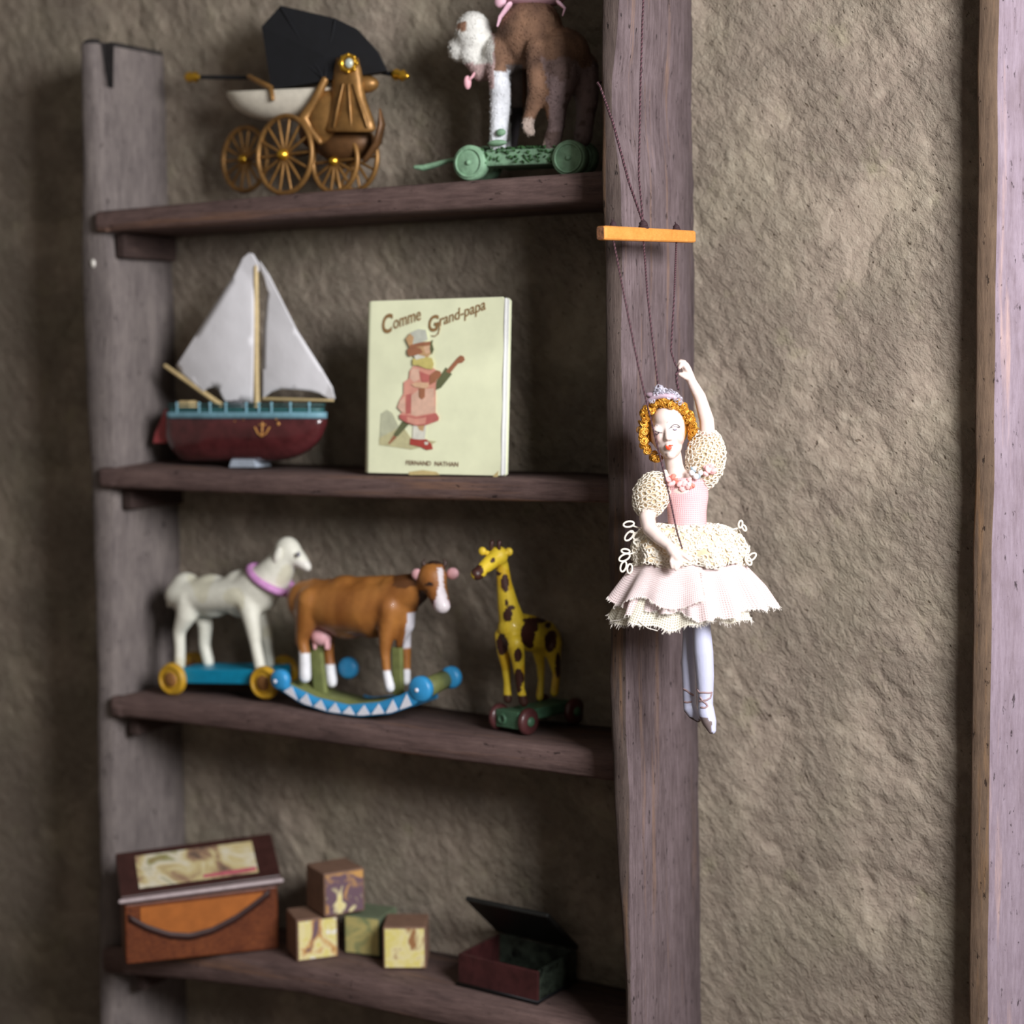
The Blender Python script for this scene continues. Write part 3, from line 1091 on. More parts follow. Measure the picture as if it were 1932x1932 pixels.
def make_book():
    M_cov = plain('cream_cover', (243, 246, 208), 0.55, 0, 0.05, 14)
    M_pages = plain('white_page_edges', (232, 232, 228), 0.8, 0, 0.04, 100)
    y0 = -0.185
    bl, br = S2.ground(694, 893), S2.ground(951, 896)
    root = thing('picture_book', 'small cream picture book with a child in pink leaning upright on its edge', 'book', V(((bl.x + br.x) / 2, y0, (bl.z + br.z) / 2)))
    lean = 0.06
    W = on_y(951, 800, y0).x - on_y(694, 800, y0).x
    org = V((on_y(694, 893, y0).x, y0, S2.z(bl.x, y0)))
    zt = on_y(697, 572, y0 + 0.018).z
    H = (zt - org.z)
    U = V((1, 0.0, 0))
    Wv = V((0.004, math.sin(lean), math.cos(lean))).normalized()
    N = U.cross(Wv).normalized()          # towards the room
    if N.y > 0:
        N = -N
    th = 0.026
    def P(u, v, n=0.0):
        return org + U * (u * W) + Wv * (v * H) + N * n
    m = MB()
    m.prism([P(0.012, 0.008, -0.004), P(0.975, 0.008, -0.004), P(0.975, 0.992, -0.004), P(0.012, 0.992, -0.004)], N, th - 0.008)
    m.build('pages', M_pages, root)
    for n in (0.0, -th + 0.004):
        m = MB()
        out = [(0, 0), (0.97, 0), (0.985, 0.01), (0.985, 0.985), (0.965, 1.0), (0, 1.0)]
        m.prism([P(u, v, n) for u, v in out], N, 0.004)
        m.build('cover', M_cov, root, bevel=0.0015)
    m = MB()
    m.tube([P(0.985, 0.01 + 0.975 * i / 20, -0.002 - 0.0005 * math.sin(i)) for i in range(21)], 0.0032, 8)
    m.build('worn_edge', M_pages, root)
    m = MB()
    m.tube([P(0.004, 0.003, -th / 2), P(0.004, 0.997, -th / 2)], th / 2, 12, round_caps=False)
    m.build('spine', M_cov, root)
    # helper: photograph pixels of the crop (1566x1932 of 680..980 x 550..920) to book coordinates
    def bp(cx, cy):
        px, py = 680 + cx / 5.22, 550 + cy / 5.22
        v = (893 - py) / (893 - 571.0)
        u = (px - (694 + 3 * v)) / (952.0 + 4.5 * v - (694 + 3 * v)) * 0.985
        return u, v
    cols = {'pink': (226, 160, 140), 'lpink': (232, 190, 166), 'rose': (198, 112, 104), 'brown': (168, 112, 82), 'tan': (206, 166, 120), 'hat': (206, 208, 192),
            'yellow': (214, 200, 120), 'green': (106, 110, 76), 'red': (178, 74, 64), 'grey': (196, 198, 168), 'sand': (204, 198, 152), 'white': (232, 230, 214), 'skin': (228, 186, 150)}
    keys = list(cols)
    mats = [plain('print_' + k, c, 0.6, 0, 0.10, 60) for k, c in cols.items()]
    m = MB()
    lay = [0.0]
    def poly(col, pts, crop2=False):
        lay[0] += 0.00016
        if crop2:    # second crop 1546x1932 of 700..900 x 620..870
            pts = [((700 + x / 7.73 - 680) * 5.22, (620 + y / 7.73 - 550) * 5.22) for x, y in pts]
        vs = [m.bm.verts.new(P(*bp(x, y), 0.0006 + lay[0])) for x, y in pts]
        try:
            f = m.bm.faces.new(vs)
            f.material_index = keys.index(col)
            bmesh.ops.triangulate(m.bm, faces=[f])
        except ValueError:
            pass
    poly('grey', [(150, 1250), (240, 1190), (330, 1240), (420, 1420), (560, 1560), (600, 1720), (130, 1690)], True)
    poly('sand', [(130, 1600), (330, 1500), (480, 1420), (620, 1600), (1000, 1640), (900, 1700), (620, 1760), (130, 1700)], True)
    poly('green', [(480, 1360), (610, 1370), (420, 1570), (350, 1600), (350, 1540)], True)
    poly('brown', [(350, 1560), (400, 1590), (290, 1690), (265, 1680)], True)
    poly('green', [(1130, 590), (1220, 690), (1060, 880), (980, 915), (960, 840)], True)
    poly('brown', [(1130, 650), (1290, 470), (1340, 425), (1390, 440), (1410, 490), (1370, 530), (1310, 540), (1190, 680)], True)
    poly('white', [(650, 1390), (850, 1380), (830, 1620), (640, 1610)], True)
    poly('tan', [(690, 1390), (830, 1400), (800, 1500), (740, 1480)], True)
    poly('red', [(610, 1600), (740, 1620), (850, 1610), (930, 1680), (950, 1750), (860, 1765), (760, 1720), (600, 1690)], True)
    poly('white', [(820, 1650), (885, 1650), (870, 1690), (830, 1690)], True)
    poly('pink', [(640, 570), (930, 590), (1000, 640), (985, 900), (985, 1240), (1040, 1300), (1030, 1345), (850, 1410), (690, 1420), (560, 1380), (450, 1320), (440, 1270), (480, 1230), (400, 1160), (440, 1060), (500, 960), (500, 800), (575, 750), (590, 640)], True)
    poly('lpink', [(620, 600), (740, 610), (740, 760), (660, 800), (590, 740)], True)
    poly('lpink', [(620, 990), (740, 900), (960, 890), (980, 1230), (700, 1280), (620, 1260)], True)
    poly('rose', [(545, 980), (620, 960), (615, 1240), (540, 1260)], True)
    poly('lpink', [(440, 1080), (520, 1000), (535, 1240), (470, 1220), (410, 1160)], True)
    poly('rose', [(735, 640), (830, 680), (900, 700), (880, 800), (780, 800)], True)
    poly('rose', [(440, 1265), (560, 1270), (700, 1300), (1000, 1240), (1040, 1300), (1030, 1345), (850, 1410), (690, 1420), (560, 1380), (450, 1320)], True)
    poly('pink', [(560, 1290), (690, 1320), (850, 1300), (840, 1390), (690, 1410), (570, 1370)], True)
    poly('brown', [(900, 700), (1000, 630), (1060, 650), (1070, 700), (980, 800), (900, 840)], True)
    poly('skin', [(620, 830), (700, 800), (880, 810), (890, 870), (840, 890), (680, 870)], True)
    poly('brown', [(740, 890), (830, 890), (830, 1010), (790, 1045), (745, 1010)], True)
    poly('yellow', [(640, 470), (760, 420), (930, 460), (960, 540), (940, 620), (850, 610), (720, 560), (640, 555)], True)
    poly('white', [(660, 430), (740, 390), (830, 410), (830, 450), (690, 480)], True)
    poly('tan', [(590, 300), (740, 290), (920, 260), (930, 380), (870, 450), (700, 400), (610, 430)], True)
    poly('brown', [(560, 330), (640, 290), (760, 320), (800, 380), (680, 420), (590, 430), (560, 390)], True)
    poly('skin', [(800, 300), (905, 280), (915, 380), (840, 400)], True)
    poly('hat', [(535, 180), (600, 100), (720, 45), (840, 60), (870, 200), (760, 240), (600, 270)], True)
    poly('tan', [(535, 180), (600, 105), (660, 160), (640, 260), (590, 290)], True)
    poly('brown', [(600, 270), (760, 235), (910, 225), (920, 275), (760, 290), (590, 320)], True)
    poly('green', [(915, 220), (950, 200), (940, 260), (965, 340), (930, 420), (905, 330)], True)
    for f in m.bm.faces:
        f.smooth = False
    ill = m.build('cover_illustration', mats, root)
    # worn stains at the lower edge
    M_stain = plain('tan_stain', (206, 186, 130), 0.6)
    for pts in ([(500, 1770), (640, 1750), (780, 1765), (815, 1795), (500, 1800)], [(1340, 1790), (1390, 1740), (1385, 1800), (1340, 1800)]):
        m = MB()
        vs = [m.bm.verts.new(P(*bp(x, y), 0.0006)) for x, y in pts]
        m.bm.faces.new(vs)
        m.build('stain', M_stain, root)
    # lettering
    M_let = plain('brown_ink', (150, 116, 74), 0.6, 0, 0.15, 200)
    M_let2 = plain('dark_brown_ink', (120, 84, 60), 0.6, 0, 0.1, 200)
    X3 = Matrix((U, Wv, N)).transposed()
    def text(s, cx, cy, h_px, rot, mat, shear=0.0, width=None, bold=0.0):
        cu = bpy.data.curves.new('t', 'FONT')
        cu.body = s
        cu.size = 1.0
        cu.shear = shear
        cu.offset = bold
        cu.resolution_u = 4
        ob = bpy.data.objects.new('t', cu)
        COL.objects.link(ob)
        dg = bpy.context.evaluated_depsgraph_get()
        dg.update()
        me = bpy.data.meshes.new_from_object(ob.evaluated_get(dg))
        bpy.data.objects.remove(ob)
        u, v = bp(cx, cy)
        o = P(u, v, 0.0012)
        xs = [q.co.x for q in me.vertices]
        w0 = max(xs) - min(xs)
        k = h_px / 5.22 * (H / 322.0)
        kx = k if width is None else (width / 5.22 / 258.0 * W) / w0
        ca, sa = math.cos(rot), math.sin(rot)
        mm = MB()
        vs = []
        for q in me.vertices:
            x, y = (q.co.x - min(xs)) * kx, q.co.y * k
            vs.append(mm.bm.verts.new(o + X3 @ V((x * ca - y * sa, x * sa + y * ca, 0))))
        for p in me.polygons:
            try:
                mm.bm.faces.new([vs[i] for i in p.vertices])
            except ValueError:
                pass
        bpy.data.meshes.remove(me)
        return mm
    def letters(name, items, mat):
        big = MB()
        for it in items:
            mm = text(*it)
            me = mm.mesh('x')
            big.bm.from_mesh(me)
            bpy.data.meshes.remove(me)
        for f in big.bm.faces:
            f.smooth = False
        big.build(name, mat, root)
    letters('title_lettering', [('C', 215, 425, 250, 0.10, None, 0.25, 118, 0.03), ('omme', 335, 388, 175, 0.27, None, 0.35, 290, 0.012),
                                ('G', 690, 420, 210, 0.10, None, 0.25, 110, 0.03), ('rand-papa', 800, 372, 150, 0.29, None, 0.35, 470, 0.012)], M_let)
    # long tail under the capital
    m = MB()
    m.tube([P(*bp(x, y), 0.0012) for x, y in ((795, 330), (800, 400), (785, 445), (750, 468), (720, 462))], 0.0011, 6)
    m.build('title_flourish', M_let, root)
    letters('publisher_lettering', [('FERNAND  NATHAN', 470, 1703, 62, -0.012, None, 0.0, 520, 0.012)], M_let2)
    settle_on(root, S2)
make_book()
# ================================================================== third shelf
M_anim = painted('painted_composition', 0.5, 0.07, 70, 0.25, 120, 0.15)

def make_lamb():
    yb = -0.118
    pen = Pen(yb, 420, 1160)
    s = pen.s
    root = thing('toy_lamb', 'white toy lamb with lilac collar on a blue cart with yellow wheels', 'toy lamb', S3.ground(410, 1318))
    m = MB()
    m.ell(pen(352, 1128, 0), (36 * s, 30 * s, 42 * s))
    m.ell(pen(400, 1132, 0), (52 * s, 30 * s, 42 * s))
    m.ell(pen(455, 1128, 0), (46 * s, 31 * s, 46 * s))
    m.tube(pen.pts([(350, 1130, 0), (400, 1132, 0), (470, 1128, 0)]), [40 * s, 42 * s, 44 * s], 24, squash=0.78)
    m.tube(pen.pts([(470, 1126, 0), (492, 1114, 0), (512, 1100, 0), (538, 1064, 0)]), [40 * s, 40 * s, 37 * s, 26 * s], 20)
    m.ell(pen(543, 1050, 0), (28 * s, 22 * s, 30 * s))
    m.tube(pen.pts([(548, 1050, 0), (568, 1066, 0), (580, 1078, 0)]), [22 * s, 15 * s, 10 * s])
    m.ell(pen(500, 1136, 0), (22 * s, 26 * s, 26 * s))
    # tail
    m.tube(pen.pts([(330, 1112, 0), (322, 1128, 0), (320, 1150, 0)]), [9 * s, 9 * s, 7 * s])
    # legs
    m.tube(pen.pts([(356, 1140, 20), (352, 1170, 22), (338, 1200, 22), (340, 1232, 22), (339, 1264, 22)]), [26 * s, 21 * s, 13 * s, 11.5 * s, 12 * s])
    m.tube(pen.pts([(376, 1150, -20), (388, 1190, -22), (386, 1225, -22), (394, 1258, -22)]), [22 * s, 15 * s, 12 * s, 12 * s])
    m.tube(pen.pts([(468, 1140, 20), (476, 1180, 22), (483, 1225, 22), (492, 1270, 22)]), [24 * s, 17 * s, 12 * s, 12 * s])
    m.tube(pen.pts([(486, 1150, -18), (502, 1200, -20), (506, 1235, -20), (509, 1262, -20)]), [20 * s, 14 * s, 11 * s, 11 * s])
    def col(w, n):
        px, py, _ = proj(w)
        k = noise.noise(w * 14)
        c = lin(232, 230, 214) if k > -0.2 else lin(222, 218, 194)
        if px > 556 and py > 1066:
            c = lin(234, 230, 220)
        return c
    blob(m, 'body', M_anim, root, 0.0045, 12, col)
    M_lam = plain('lamb_white', (232, 230, 216), 0.6)
    for n, px in ((24, 524), (-24, 532)):
        m = MB()
        m.ell(pen(px, 1056, n), (8 * s, 6 * s, 17 * s), rotz(0) @ Matrix.Rotation(0.35, 3, 'Y'))
        m.build('ear', M_lam, root)
    for n in (22, -22):
        m = MB()
        m.ell(pen(563, 1054, n * 0.86), (4 * s, 3 * s, 5 * s))
        m.build('eye', plain('grey_eye', (130, 128, 136), 0.4), root)
    m = MB()
    c0, c1 = pen(479, 1078, 0), pen(545, 1126, 0)
    ctr = (c0 + c1) / 2
    d = (c1 - c0)
    hl = d.length / 2
    d.normalize()
    sd = V((0, 1, 0))
    ring = [ctr + d * math.cos(2 * PI * k / 40) * hl * 1.04 + sd * math.sin(2 * PI * k / 40) * 37 * s for k in range(40)]
    m.tube(ring, 7.5 * s, 10, closed=True)
    m.build('collar', plain('lilac_ribbon', (204, 142, 196), 0.6), root)
    m = MB()
    m.ell(pen(551, 1138, 6), (9 * s, 9 * s, 12 * s))
    m.build('bell', plain('yellow_bell', (170, 130, 40), 0.4, 0.4), root)
    M_bl = plain('blue_cart_paint', (0, 136, 172), 0.45, 0, 0.1)
    m = MB()
    slab(m, pen, [(330, 1297), (500, 1300), (500, 1273), (330, 1270)], 38, 82)
    m.build('cart', M_bl, root, bevel=0.003)
    M_y = plain('yellow_wheel_paint', (192, 148, 36), 0.5, 0, 0.15)
    M_h = plain('brown_hub_paint', (142, 96, 50), 0.6)
    for px, py, n in ((322, 1290, 50), (496, 1297, 50), (362, 1268, -50), (533, 1275, -50)):
        c = pen(px, py, n)
        a = V((0.0, -1, 0))
        m = MB()
        m.cyl(c - a * 14 * s, c, 31 * s, 36, 0, 5 * s)
        m.torus(c - a * 1 * s, a, 25 * s, 4 * s, 30, 8, 0)
        m.lathe(c - a * 2 * s, a, [(15 * s, 0), (14 * s, 3 * s), (8 * s, 5 * s), (0.001, 6 * s)], 20, 1)
        m.build('wheel', [M_y, M_h], root)
    settle_on(root, S3)
make_lamb()

def make_cow():
    yb = -0.150
    pen = Pen(yb, 690, 1170)
    s = pen.s
    root = thing('rocking_cow', 'brown toy cow with pink udder on a blue and white rocker', 'toy cow', S3.ground(690, 1340))
    m = MB()
    m.ell(pen(594, 1136, 0), (38 * s, 34 * s, 42 * s))
    m.ell(pen(655, 1150, 0), (62 * s, 42 * s, 62 * s))
    m.ell(pen(700, 1150, 0), (52 * s, 40 * s, 60 * s))
    m.ell(pen(742, 1142, 0), (44 * s, 34 * s, 50 * s))
    m.tube(pen.pts([(580, 1138, 0), (640, 1150, 0), (700, 1152, 0), (748, 1140, 0)]), [42 * s, 52 * s, 54 * s, 44 * s], 24)
    m.tube(pen.pts([(575, 1116, 0), (650, 1112, 0), (748, 1108, 0)]), [16 * s, 20 * s, 20 * s])
    m.tube(pen.pts([(745, 1130, 0), (778, 1118, 4), (800, 1108, 8)]), [42 * s, 34 * s, 24 * s])
    m.tube(pen.pts([(768, 1150, 4), (768, 1185, 4), (752, 1222, 2)]), [18 * s, 16 * s, 8 * s])
    # head turned a little to the room
    m.ell(pen(815, 1096, 20), (29 * s, 26 * s, 29 * s))
    m.tube(pen.pts([(816, 1100, 22), (826, 1124, 32), (834, 1148, 40)]), [26 * s, 20 * s, 16 * s])
    m.ell(pen(834, 1149, 40), (17 * s, 15 * s, 14 * s))
    m.ell(pen(820, 1072, 14), (18 * s, 14 * s, 11 * s))
    # legs
    m.tube(pen.pts([(588, 1140, 24), (578, 1180, 28), (570, 1212, 28), (575, 1238, 28), (576, 1282, 28)]), [32 * s, 22 * s, 13 * s, 12 * s, 13 * s])
    m.tube(pen.pts([(606, 1150, -24), (616, 1200, -26), (620, 1240, -26), (626, 1292, -26)]), [28 * s, 17 * s, 11 * s, 12 * s])
    m.tube(pen.pts([(736, 1150, 26), (730, 1190, 28), (726, 1235, 28), (729, 1270, 28), (736, 1302, 28)]), [26 * s, 18 * s, 11 * s, 9 * s, 11 * s])
    m.tube(pen.pts([(758, 1180, -20), (764, 1220, -22), (766, 1260, -22), (766, 1290, -22)]), [20 * s, 13 * s, 10 * s, 10 * s])
    # tail
    m.tube(pen.pts([(562, 1116, 4), (558, 1150, 6), (560, 1190, 6), (562, 1220, 8)]), [6 * s, 5 * s, 5 * s, 7 * s])
    def col(w, n):
        px, py, _ = proj(w)
        k = noise.noise(w * 22)
        k2 = noise.noise(V((w.x * 60, w.y * 60, w.z * 18)))
        if px > 790:
            ax = 829 + (py - 1079) * 0.06
            if py > 1076 and abs(px - ax - 2) < 5 + max(0, (py - 1110)) * 0.22:
                return lin(224, 214, 216)
            if py > 1138 and px > 818:
                return lin(224, 196, 202)
            if py < 1069:
                return lin(58, 38, 30)
            if (px - 809) ** 2 / 60 + (py - 1108) ** 2 / 16 < 1:
                return lin(40, 24, 18)
            if px < 806 and py > 1118 or py > 1136:
                return lin(70, 42, 26)
        if py > 1236 + 3 * k2 and px < 600:
            return lin(238, 238, 240)
        if py > 1258 and 600 < px < 650:
            return lin(238, 238, 240)
        if py > 1268 + 3 * k2 and px > 715:
            return lin(236, 236, 238)
        if px > 752 and 1160 < py < 1228 and (px - 752) > (1250 - py) * 0.16 + 4 and n.y < 0.3:
            return lin(210, 206, 212)
        v = max(0.0, min(1.0, 0.5 + 0.8 * noise.noise(w * 16) + 0.35 * k2))
        c = tuple(a * (1 - v) + b * v for a, b in zip(lin(134, 80, 32), lin(172, 114, 54)))
        if 786 > px > 742 and py < 1110 + 10 * k:
            c = lin(96, 58, 28)
        return c
    blob(m, 'body', M_anim, root, 0.0042, 12, col)
    M_pink = plain('pink_paint', (226, 172, 176), 0.5)
    m = MB()
    m.ell(pen(606, 1205, 6), (22 * s, 18 * s, 18 * s))
    for dx, n in ((-12, 12), (10, 12), (-4, -8), (14, -6)):
        m.tube([pen(606 + dx, 1215, n), pen(606 + dx, 1227, n)], [5 * s, 3.5 * s], 8)
    m.build('udder', M_pink, root)
    for (px, py, n, a) in ((788, 1089, 30, 0.2), (854, 1087, 2, -0.2)):
        m = MB()
        m.ell(pen(px, py, n), (13 * s, 7 * s, 11 * s), Matrix.Rotation(a, 3, 'Y'))
        m.build('ear', M_pink, root)
    for (px, n) in ((803, 20), (836, 4)):
        m = MB()
        m.tube([pen(px, 1075, n), pen(px + (px - 820) * 0.3, 1066, n), pen(px + (px - 820) * 0.1, 1061, n)], [5 * s, 4 * s, 2 * s], 8)
        m.build('horn', plain('dark_horn', (66, 44, 36), 0.5), root)
    # posts and footboard
    M_ol = plain('olive_green_paint', (118, 124, 72), 0.6, 0, 0.15)
    for (a, b, w) in (((596, 1222, 0), (606, 1312, 0), 13), ((750, 1226, 0), (752, 1316, 0), 10)):
        m = MB()
        p, q = pen(*a), pen(*b)
        m.hexa([q + V((-w * s, -6 * s, 0)), q + V((w * s, -6 * s, 0)), q + V((w * s, 6 * s, 0)), q + V((-w * s, 6 * s, 0))],
               [p + V((-w * s, -6 * s, 0)), p + V((w * s, -6 * s, 0)), p + V((w * s, 6 * s, 0)), p + V((-w * s, 6 * s, 0))])
        m.build('support_post', M_ol, root, bevel=0.002)
    arc_t = [(520, 1281), (549, 1297), (598, 1320), (657, 1334), (716, 1329), (756, 1316), (792, 1296)]
    arc_b = [(516, 1296), (530, 1308), (569, 1333), (618, 1349), (677, 1357), (736, 1352), (779, 1337), (802, 1316)]
    m = MB()
    rings = []
    for i in range(25):
        t = i / 24
        px = 540 + 226 * t
        py = interp(arc_t, px) + 3
        bk = V((0, 78 * s, 0))
        rings.append([pen(px, py - 3, 34), pen(px, py + 9, 34), pen(px, py + 9, 34) + bk, pen(px, py - 3, 34) + bk])
    m.rings(rings)
    m.build('footboard', M_ol, root)
    M_b = plain('sky_blue_paint', (52, 146, 200), 0.4, 0, 0.08)
    M_w = plain('white_trim_paint', (232, 232, 240), 0.5, 0, 0.04)
    Y = V((0, -1, 0))
    def rocker(n, dx, dy, x0, x1, discs, tri):
        m = MB()
        rings = []
        for i in range(37):
            t = i / 36
            px = x0 + (x1 - x0) * t
            a, b = interp(arc_t, px), interp(arc_b, px)
            rings.append([pen(px + dx, a + dy, n), pen(px + dx, b + dy, n), pen(px + dx, b + dy, n - 14), pen(px + dx, a + dy, n - 14)])
        m.rings(rings)
        for (px, py, r) in discs:
            c = pen(px, py, n + 3)
            m.cyl(c - Y * 20 * s, c, r * s, 32, 0, 5 * s)
        r = m.build('rocker', M_b, root, label='blue rocker with white zigzag' if tri else 'rear rocker in shade')
        return r
    front = rocker(46, 0, 0, 524, 794, ((524, 1288, 20), (789, 1306, 24)), True)
    rocker(-40, 46, -15, 640, 780, ((652, 1266, 21), (846, 1284, 21)), False)
    for (px, py) in ((519, 1290), (786, 1307)):
        m = MB()
        m.ell(pen(px, py, 50), (4 * s, 2 * s, 4 * s))
        m.build('painted_dot', M_w, front)
    m = MB()
    m.tube([pen(797, 1306, 28), pen(838, 1287, -40)], 18 * s, 20, round_caps=False)
    m.build('roller', M_ol, root)
    tri = MB()
    xs = [534, 563, 590, 617, 644, 671, 699, 726, 752, 778]
    for a, b in zip(xs[:-1], xs[1:]):
        mid = (a + b) / 2
        ya, yb_, yc = interp(arc_b, a + 1) - 2.5, interp(arc_b, b - 1) - 2.5, interp(arc_t, mid) + 3
        ym = interp(arc_b, mid) - 2.0
        tri.prism([pen(a + 1.5, ya, 47), pen(mid, ym, 47), pen(b - 1.5, yb_, 47), pen(mid + 2, yc, 47)], Y, 0.8 * s)
    tri.build('zigzag', M_w, front)
    settle_on(root, S3)
make_cow()

def make_giraffe():
    fr, rr, fl = S3.ground(999, 1388), S3.ground(1086, 1368), S3.ground(917, 1368)
    # set the cart square on the board
    fwd_c = (fr - rr)
    fwd_c.z = 0
    L = fwd_c.length
    fwd_c.normalize()
    sd = V((-fwd_c.y, fwd_c.x, 0))
    if sd.dot(fl - fr) < 0:
        sd = -sd
    Wd = 0.082
    mid_f = fr + sd * Wd / 2
    mid_r = rr + sd * Wd / 2
    ctr = (mid_f + mid_r) / 2
    zg = S3.z(ctr.x, ctr.y)
    root = thing('toy_giraffe', 'yellow toy giraffe with dark brown patches on a small green cart', 'toy giraffe', V((ctr.x, ctr.y, zg)))
    pen = PenPlane(ctr, -sd, 980, 1200)      # n counts towards the visible flank
    s = pen.s
    m = MB()
    # body, from chest to rump
    m.ell(pen(968, 1196, 0), (22 * s, 26 * s, 34 * s))
    m.tube(pen.pts([(966, 1186, 0), (995, 1200, 0), (1030, 1208, 0)]), [28 * s, 31 * s, 29 * s])
    m.ell(pen(1034, 1210, 0), (24 * s, 34 * s, 30 * s))
    m.tube(pen.pts([(968, 1180, 0), (958, 1140, 0), (951, 1100, 0), (947, 1066, 0)]), [27 * s, 20 * s, 14.5 * s, 12.5 * s])
    m.tube(pen.pts([(975, 1172, 0), (1000, 1174, 0), (1036, 1186, 0)]), [16 * s, 14 * s, 13 * s])
    # head
    m.ell(pen(940, 1050, 0), (19 * s, 18 * s, 19 * s))
    m.tube(pen.pts([(938, 1052, 0), (918, 1068, 0), (902, 1084, 0)]), [17 * s, 14 * s, 12 * s])
    m.ell(pen(900, 1084, 0), (12 * s, 13 * s, 12 * s))
    # legs
    m.tube(pen.pts([(948, 1200, -18), (950, 1235, -18), (955, 1262, -18), (957, 1290, -18), (958, 1320, -18)]), [16 * s, 12 * s, 9 * s, 7.5 * s, 9 * s])
    m.tube(pen.pts([(972, 1215, 18), (978, 1250, 18), (980, 1275, 18), (982, 1300, 18), (988, 1326, 18)]), [18 * s, 13 * s, 10 * s, 8 * s, 9.5 * s])
    m.tube(pen.pts([(1014, 1220, -16), (1020, 1255, -16), (1021, 1285, -16), (1018, 1316, -16)]), [14 * s, 8.5 * s, 6.5 * s, 8 * s])
    m.tube(pen.pts([(1040, 1215, 16), (1046, 1248, 16), (1050, 1272, 16), (1046, 1308, 16)]), [22 * s, 12 * s, 8 * s, 8 * s])
    m.tube(pen.pts([(1052, 1214, 4), (1055, 1240, 4), (1052, 1272, 4)]), [5 * s, 4 * s, 4 * s])
    spots = [((627, 915), 62, 118), ((690, 850), 30, 40), ((640, 1000), 36, 30), ((825, 965), 56, 92), ((450, 740), 42, 66), ((475, 680), 34, 24), ((440, 640), 20, 30), ((425, 460), 34, 78),
             ((405, 1000), 52, 92), ((540, 1090), 34, 62), ((550, 1290), 44, 82), ((545, 1370), 24, 50), ((885, 1190), 26, 110), ((690, 790), 110, 26), ((800, 830), 30, 30),
             ((190, 360), 58, 62), ((330, 385), 70, 22), ((215, 425), 50, 26), ((320, 270), 22, 26)]
    def col(w, n):
        px, py, _ = proj(w)
        u, v = (px - 860) * 4.6, (py - 1000) * 4.6
        k = 0.22 * noise.noise(V((u * 0.018, v * 0.018, 0.5)))
        for (c, a, b) in spots:
            if ((u - c[0]) / a) ** 2 + ((v - c[1]) / b) ** 2 < 1 + k * 2:
                return lin(66, 34, 26)
        if v > 1440 and u < 700:
            return lin(66, 38, 30)
        return lin(232, 200, 52) if noise.noise(w * 25) > -0.25 else lin(222, 180, 36)
    blob(m, 'body', M_anim, root, 0.0028, 4, col)
    M_ye = plain('yellow_paint', (232, 198, 56), 0.5)
    for px, py, n in ((910, 1041, -14), (960, 1042, 16)):
        m = MB()
        m.ell(pen(px, py, n), (8 * s, 6 * s, 8 * s))
        m.tube([pen(px, py, n), pen(936, 1052, n * 0.5)], [5 * s, 6 * s], 8)
        m.build('ear', M_ye, root)
    M_br = plain('dark_brown_paint', (66, 36, 30), 0.5)
    for px, n in ((928, -6), (942, 8)):
        m = MB()
        m.tube([pen(px, 1040, n), pen(px - 1, 1030, n), pen(px, 1025, n)], [4 * s, 3.5 * s, 5 * s], 8)
        m.build('horn', M_br, root)
    # cart
    M_cg = plain('dark_green_cart_paint', (74, 112, 84), 0.5, 0, 0.25, 40)
    M_wh = plain('maroon_wheel_paint', (86, 46, 46), 0.4, 0, 0.2, coat=0.3)
    zc, wr = zg + 0.027, 0.0255
    up = V((0, 0, 1))
    hw = Wd / 2 - 0.012
    m = MB()
    a, b = mid_f + fwd_c * 0.012, mid_r - fwd_c * 0.014
    def box_between(a, b, hw, z0, z1, mm):
        mm.hexa([V((p.x, p.y, z0)) for p in (a + sd * hw, a - sd * hw, b - sd * hw, b + sd * hw)], [V((p.x, p.y, z1)) for p in (a + sd * hw, a - sd * hw, b - sd * hw, b + sd * hw)])
    box_between(a, b, hw * 0.86, zc - 0.006, zc + 0.016, m)
    m.build('cart', M_cg, root, bevel=0.004)
    m = MB()
    box_between(a + fwd_c * 0.006, a - fwd_c * 0.014, hw, zc - 0.016, zc + 0.017, m)
    m.torus(V((a.x, a.y, zc)) + fwd_c * 0.007 + sd * 0.012, fwd_c, 0.008, 0.003, 20, 8)
    m.build('front_block', M_cg, root, bevel=0.004)
    for base in (mid_f, mid_r):
        for sg in (1, -1):
            c = V((base.x, base.y, zg + wr)) + sd * sg * Wd / 2
            o = sd * sg
            m = MB()
            m.cyl(c - o * 0.010, c + o * 0.004, wr, 32, 0, 0.004)
            m.lathe(c + o * 0.003, o, [(0.010, 0), (0.009, 0.003), (0.004, 0.005), (0.0005, 0.0055)], 18, 1)
            m.build('wheel', [M_wh, M_cg], root)
    settle_on(root, S3)
make_giraffe()
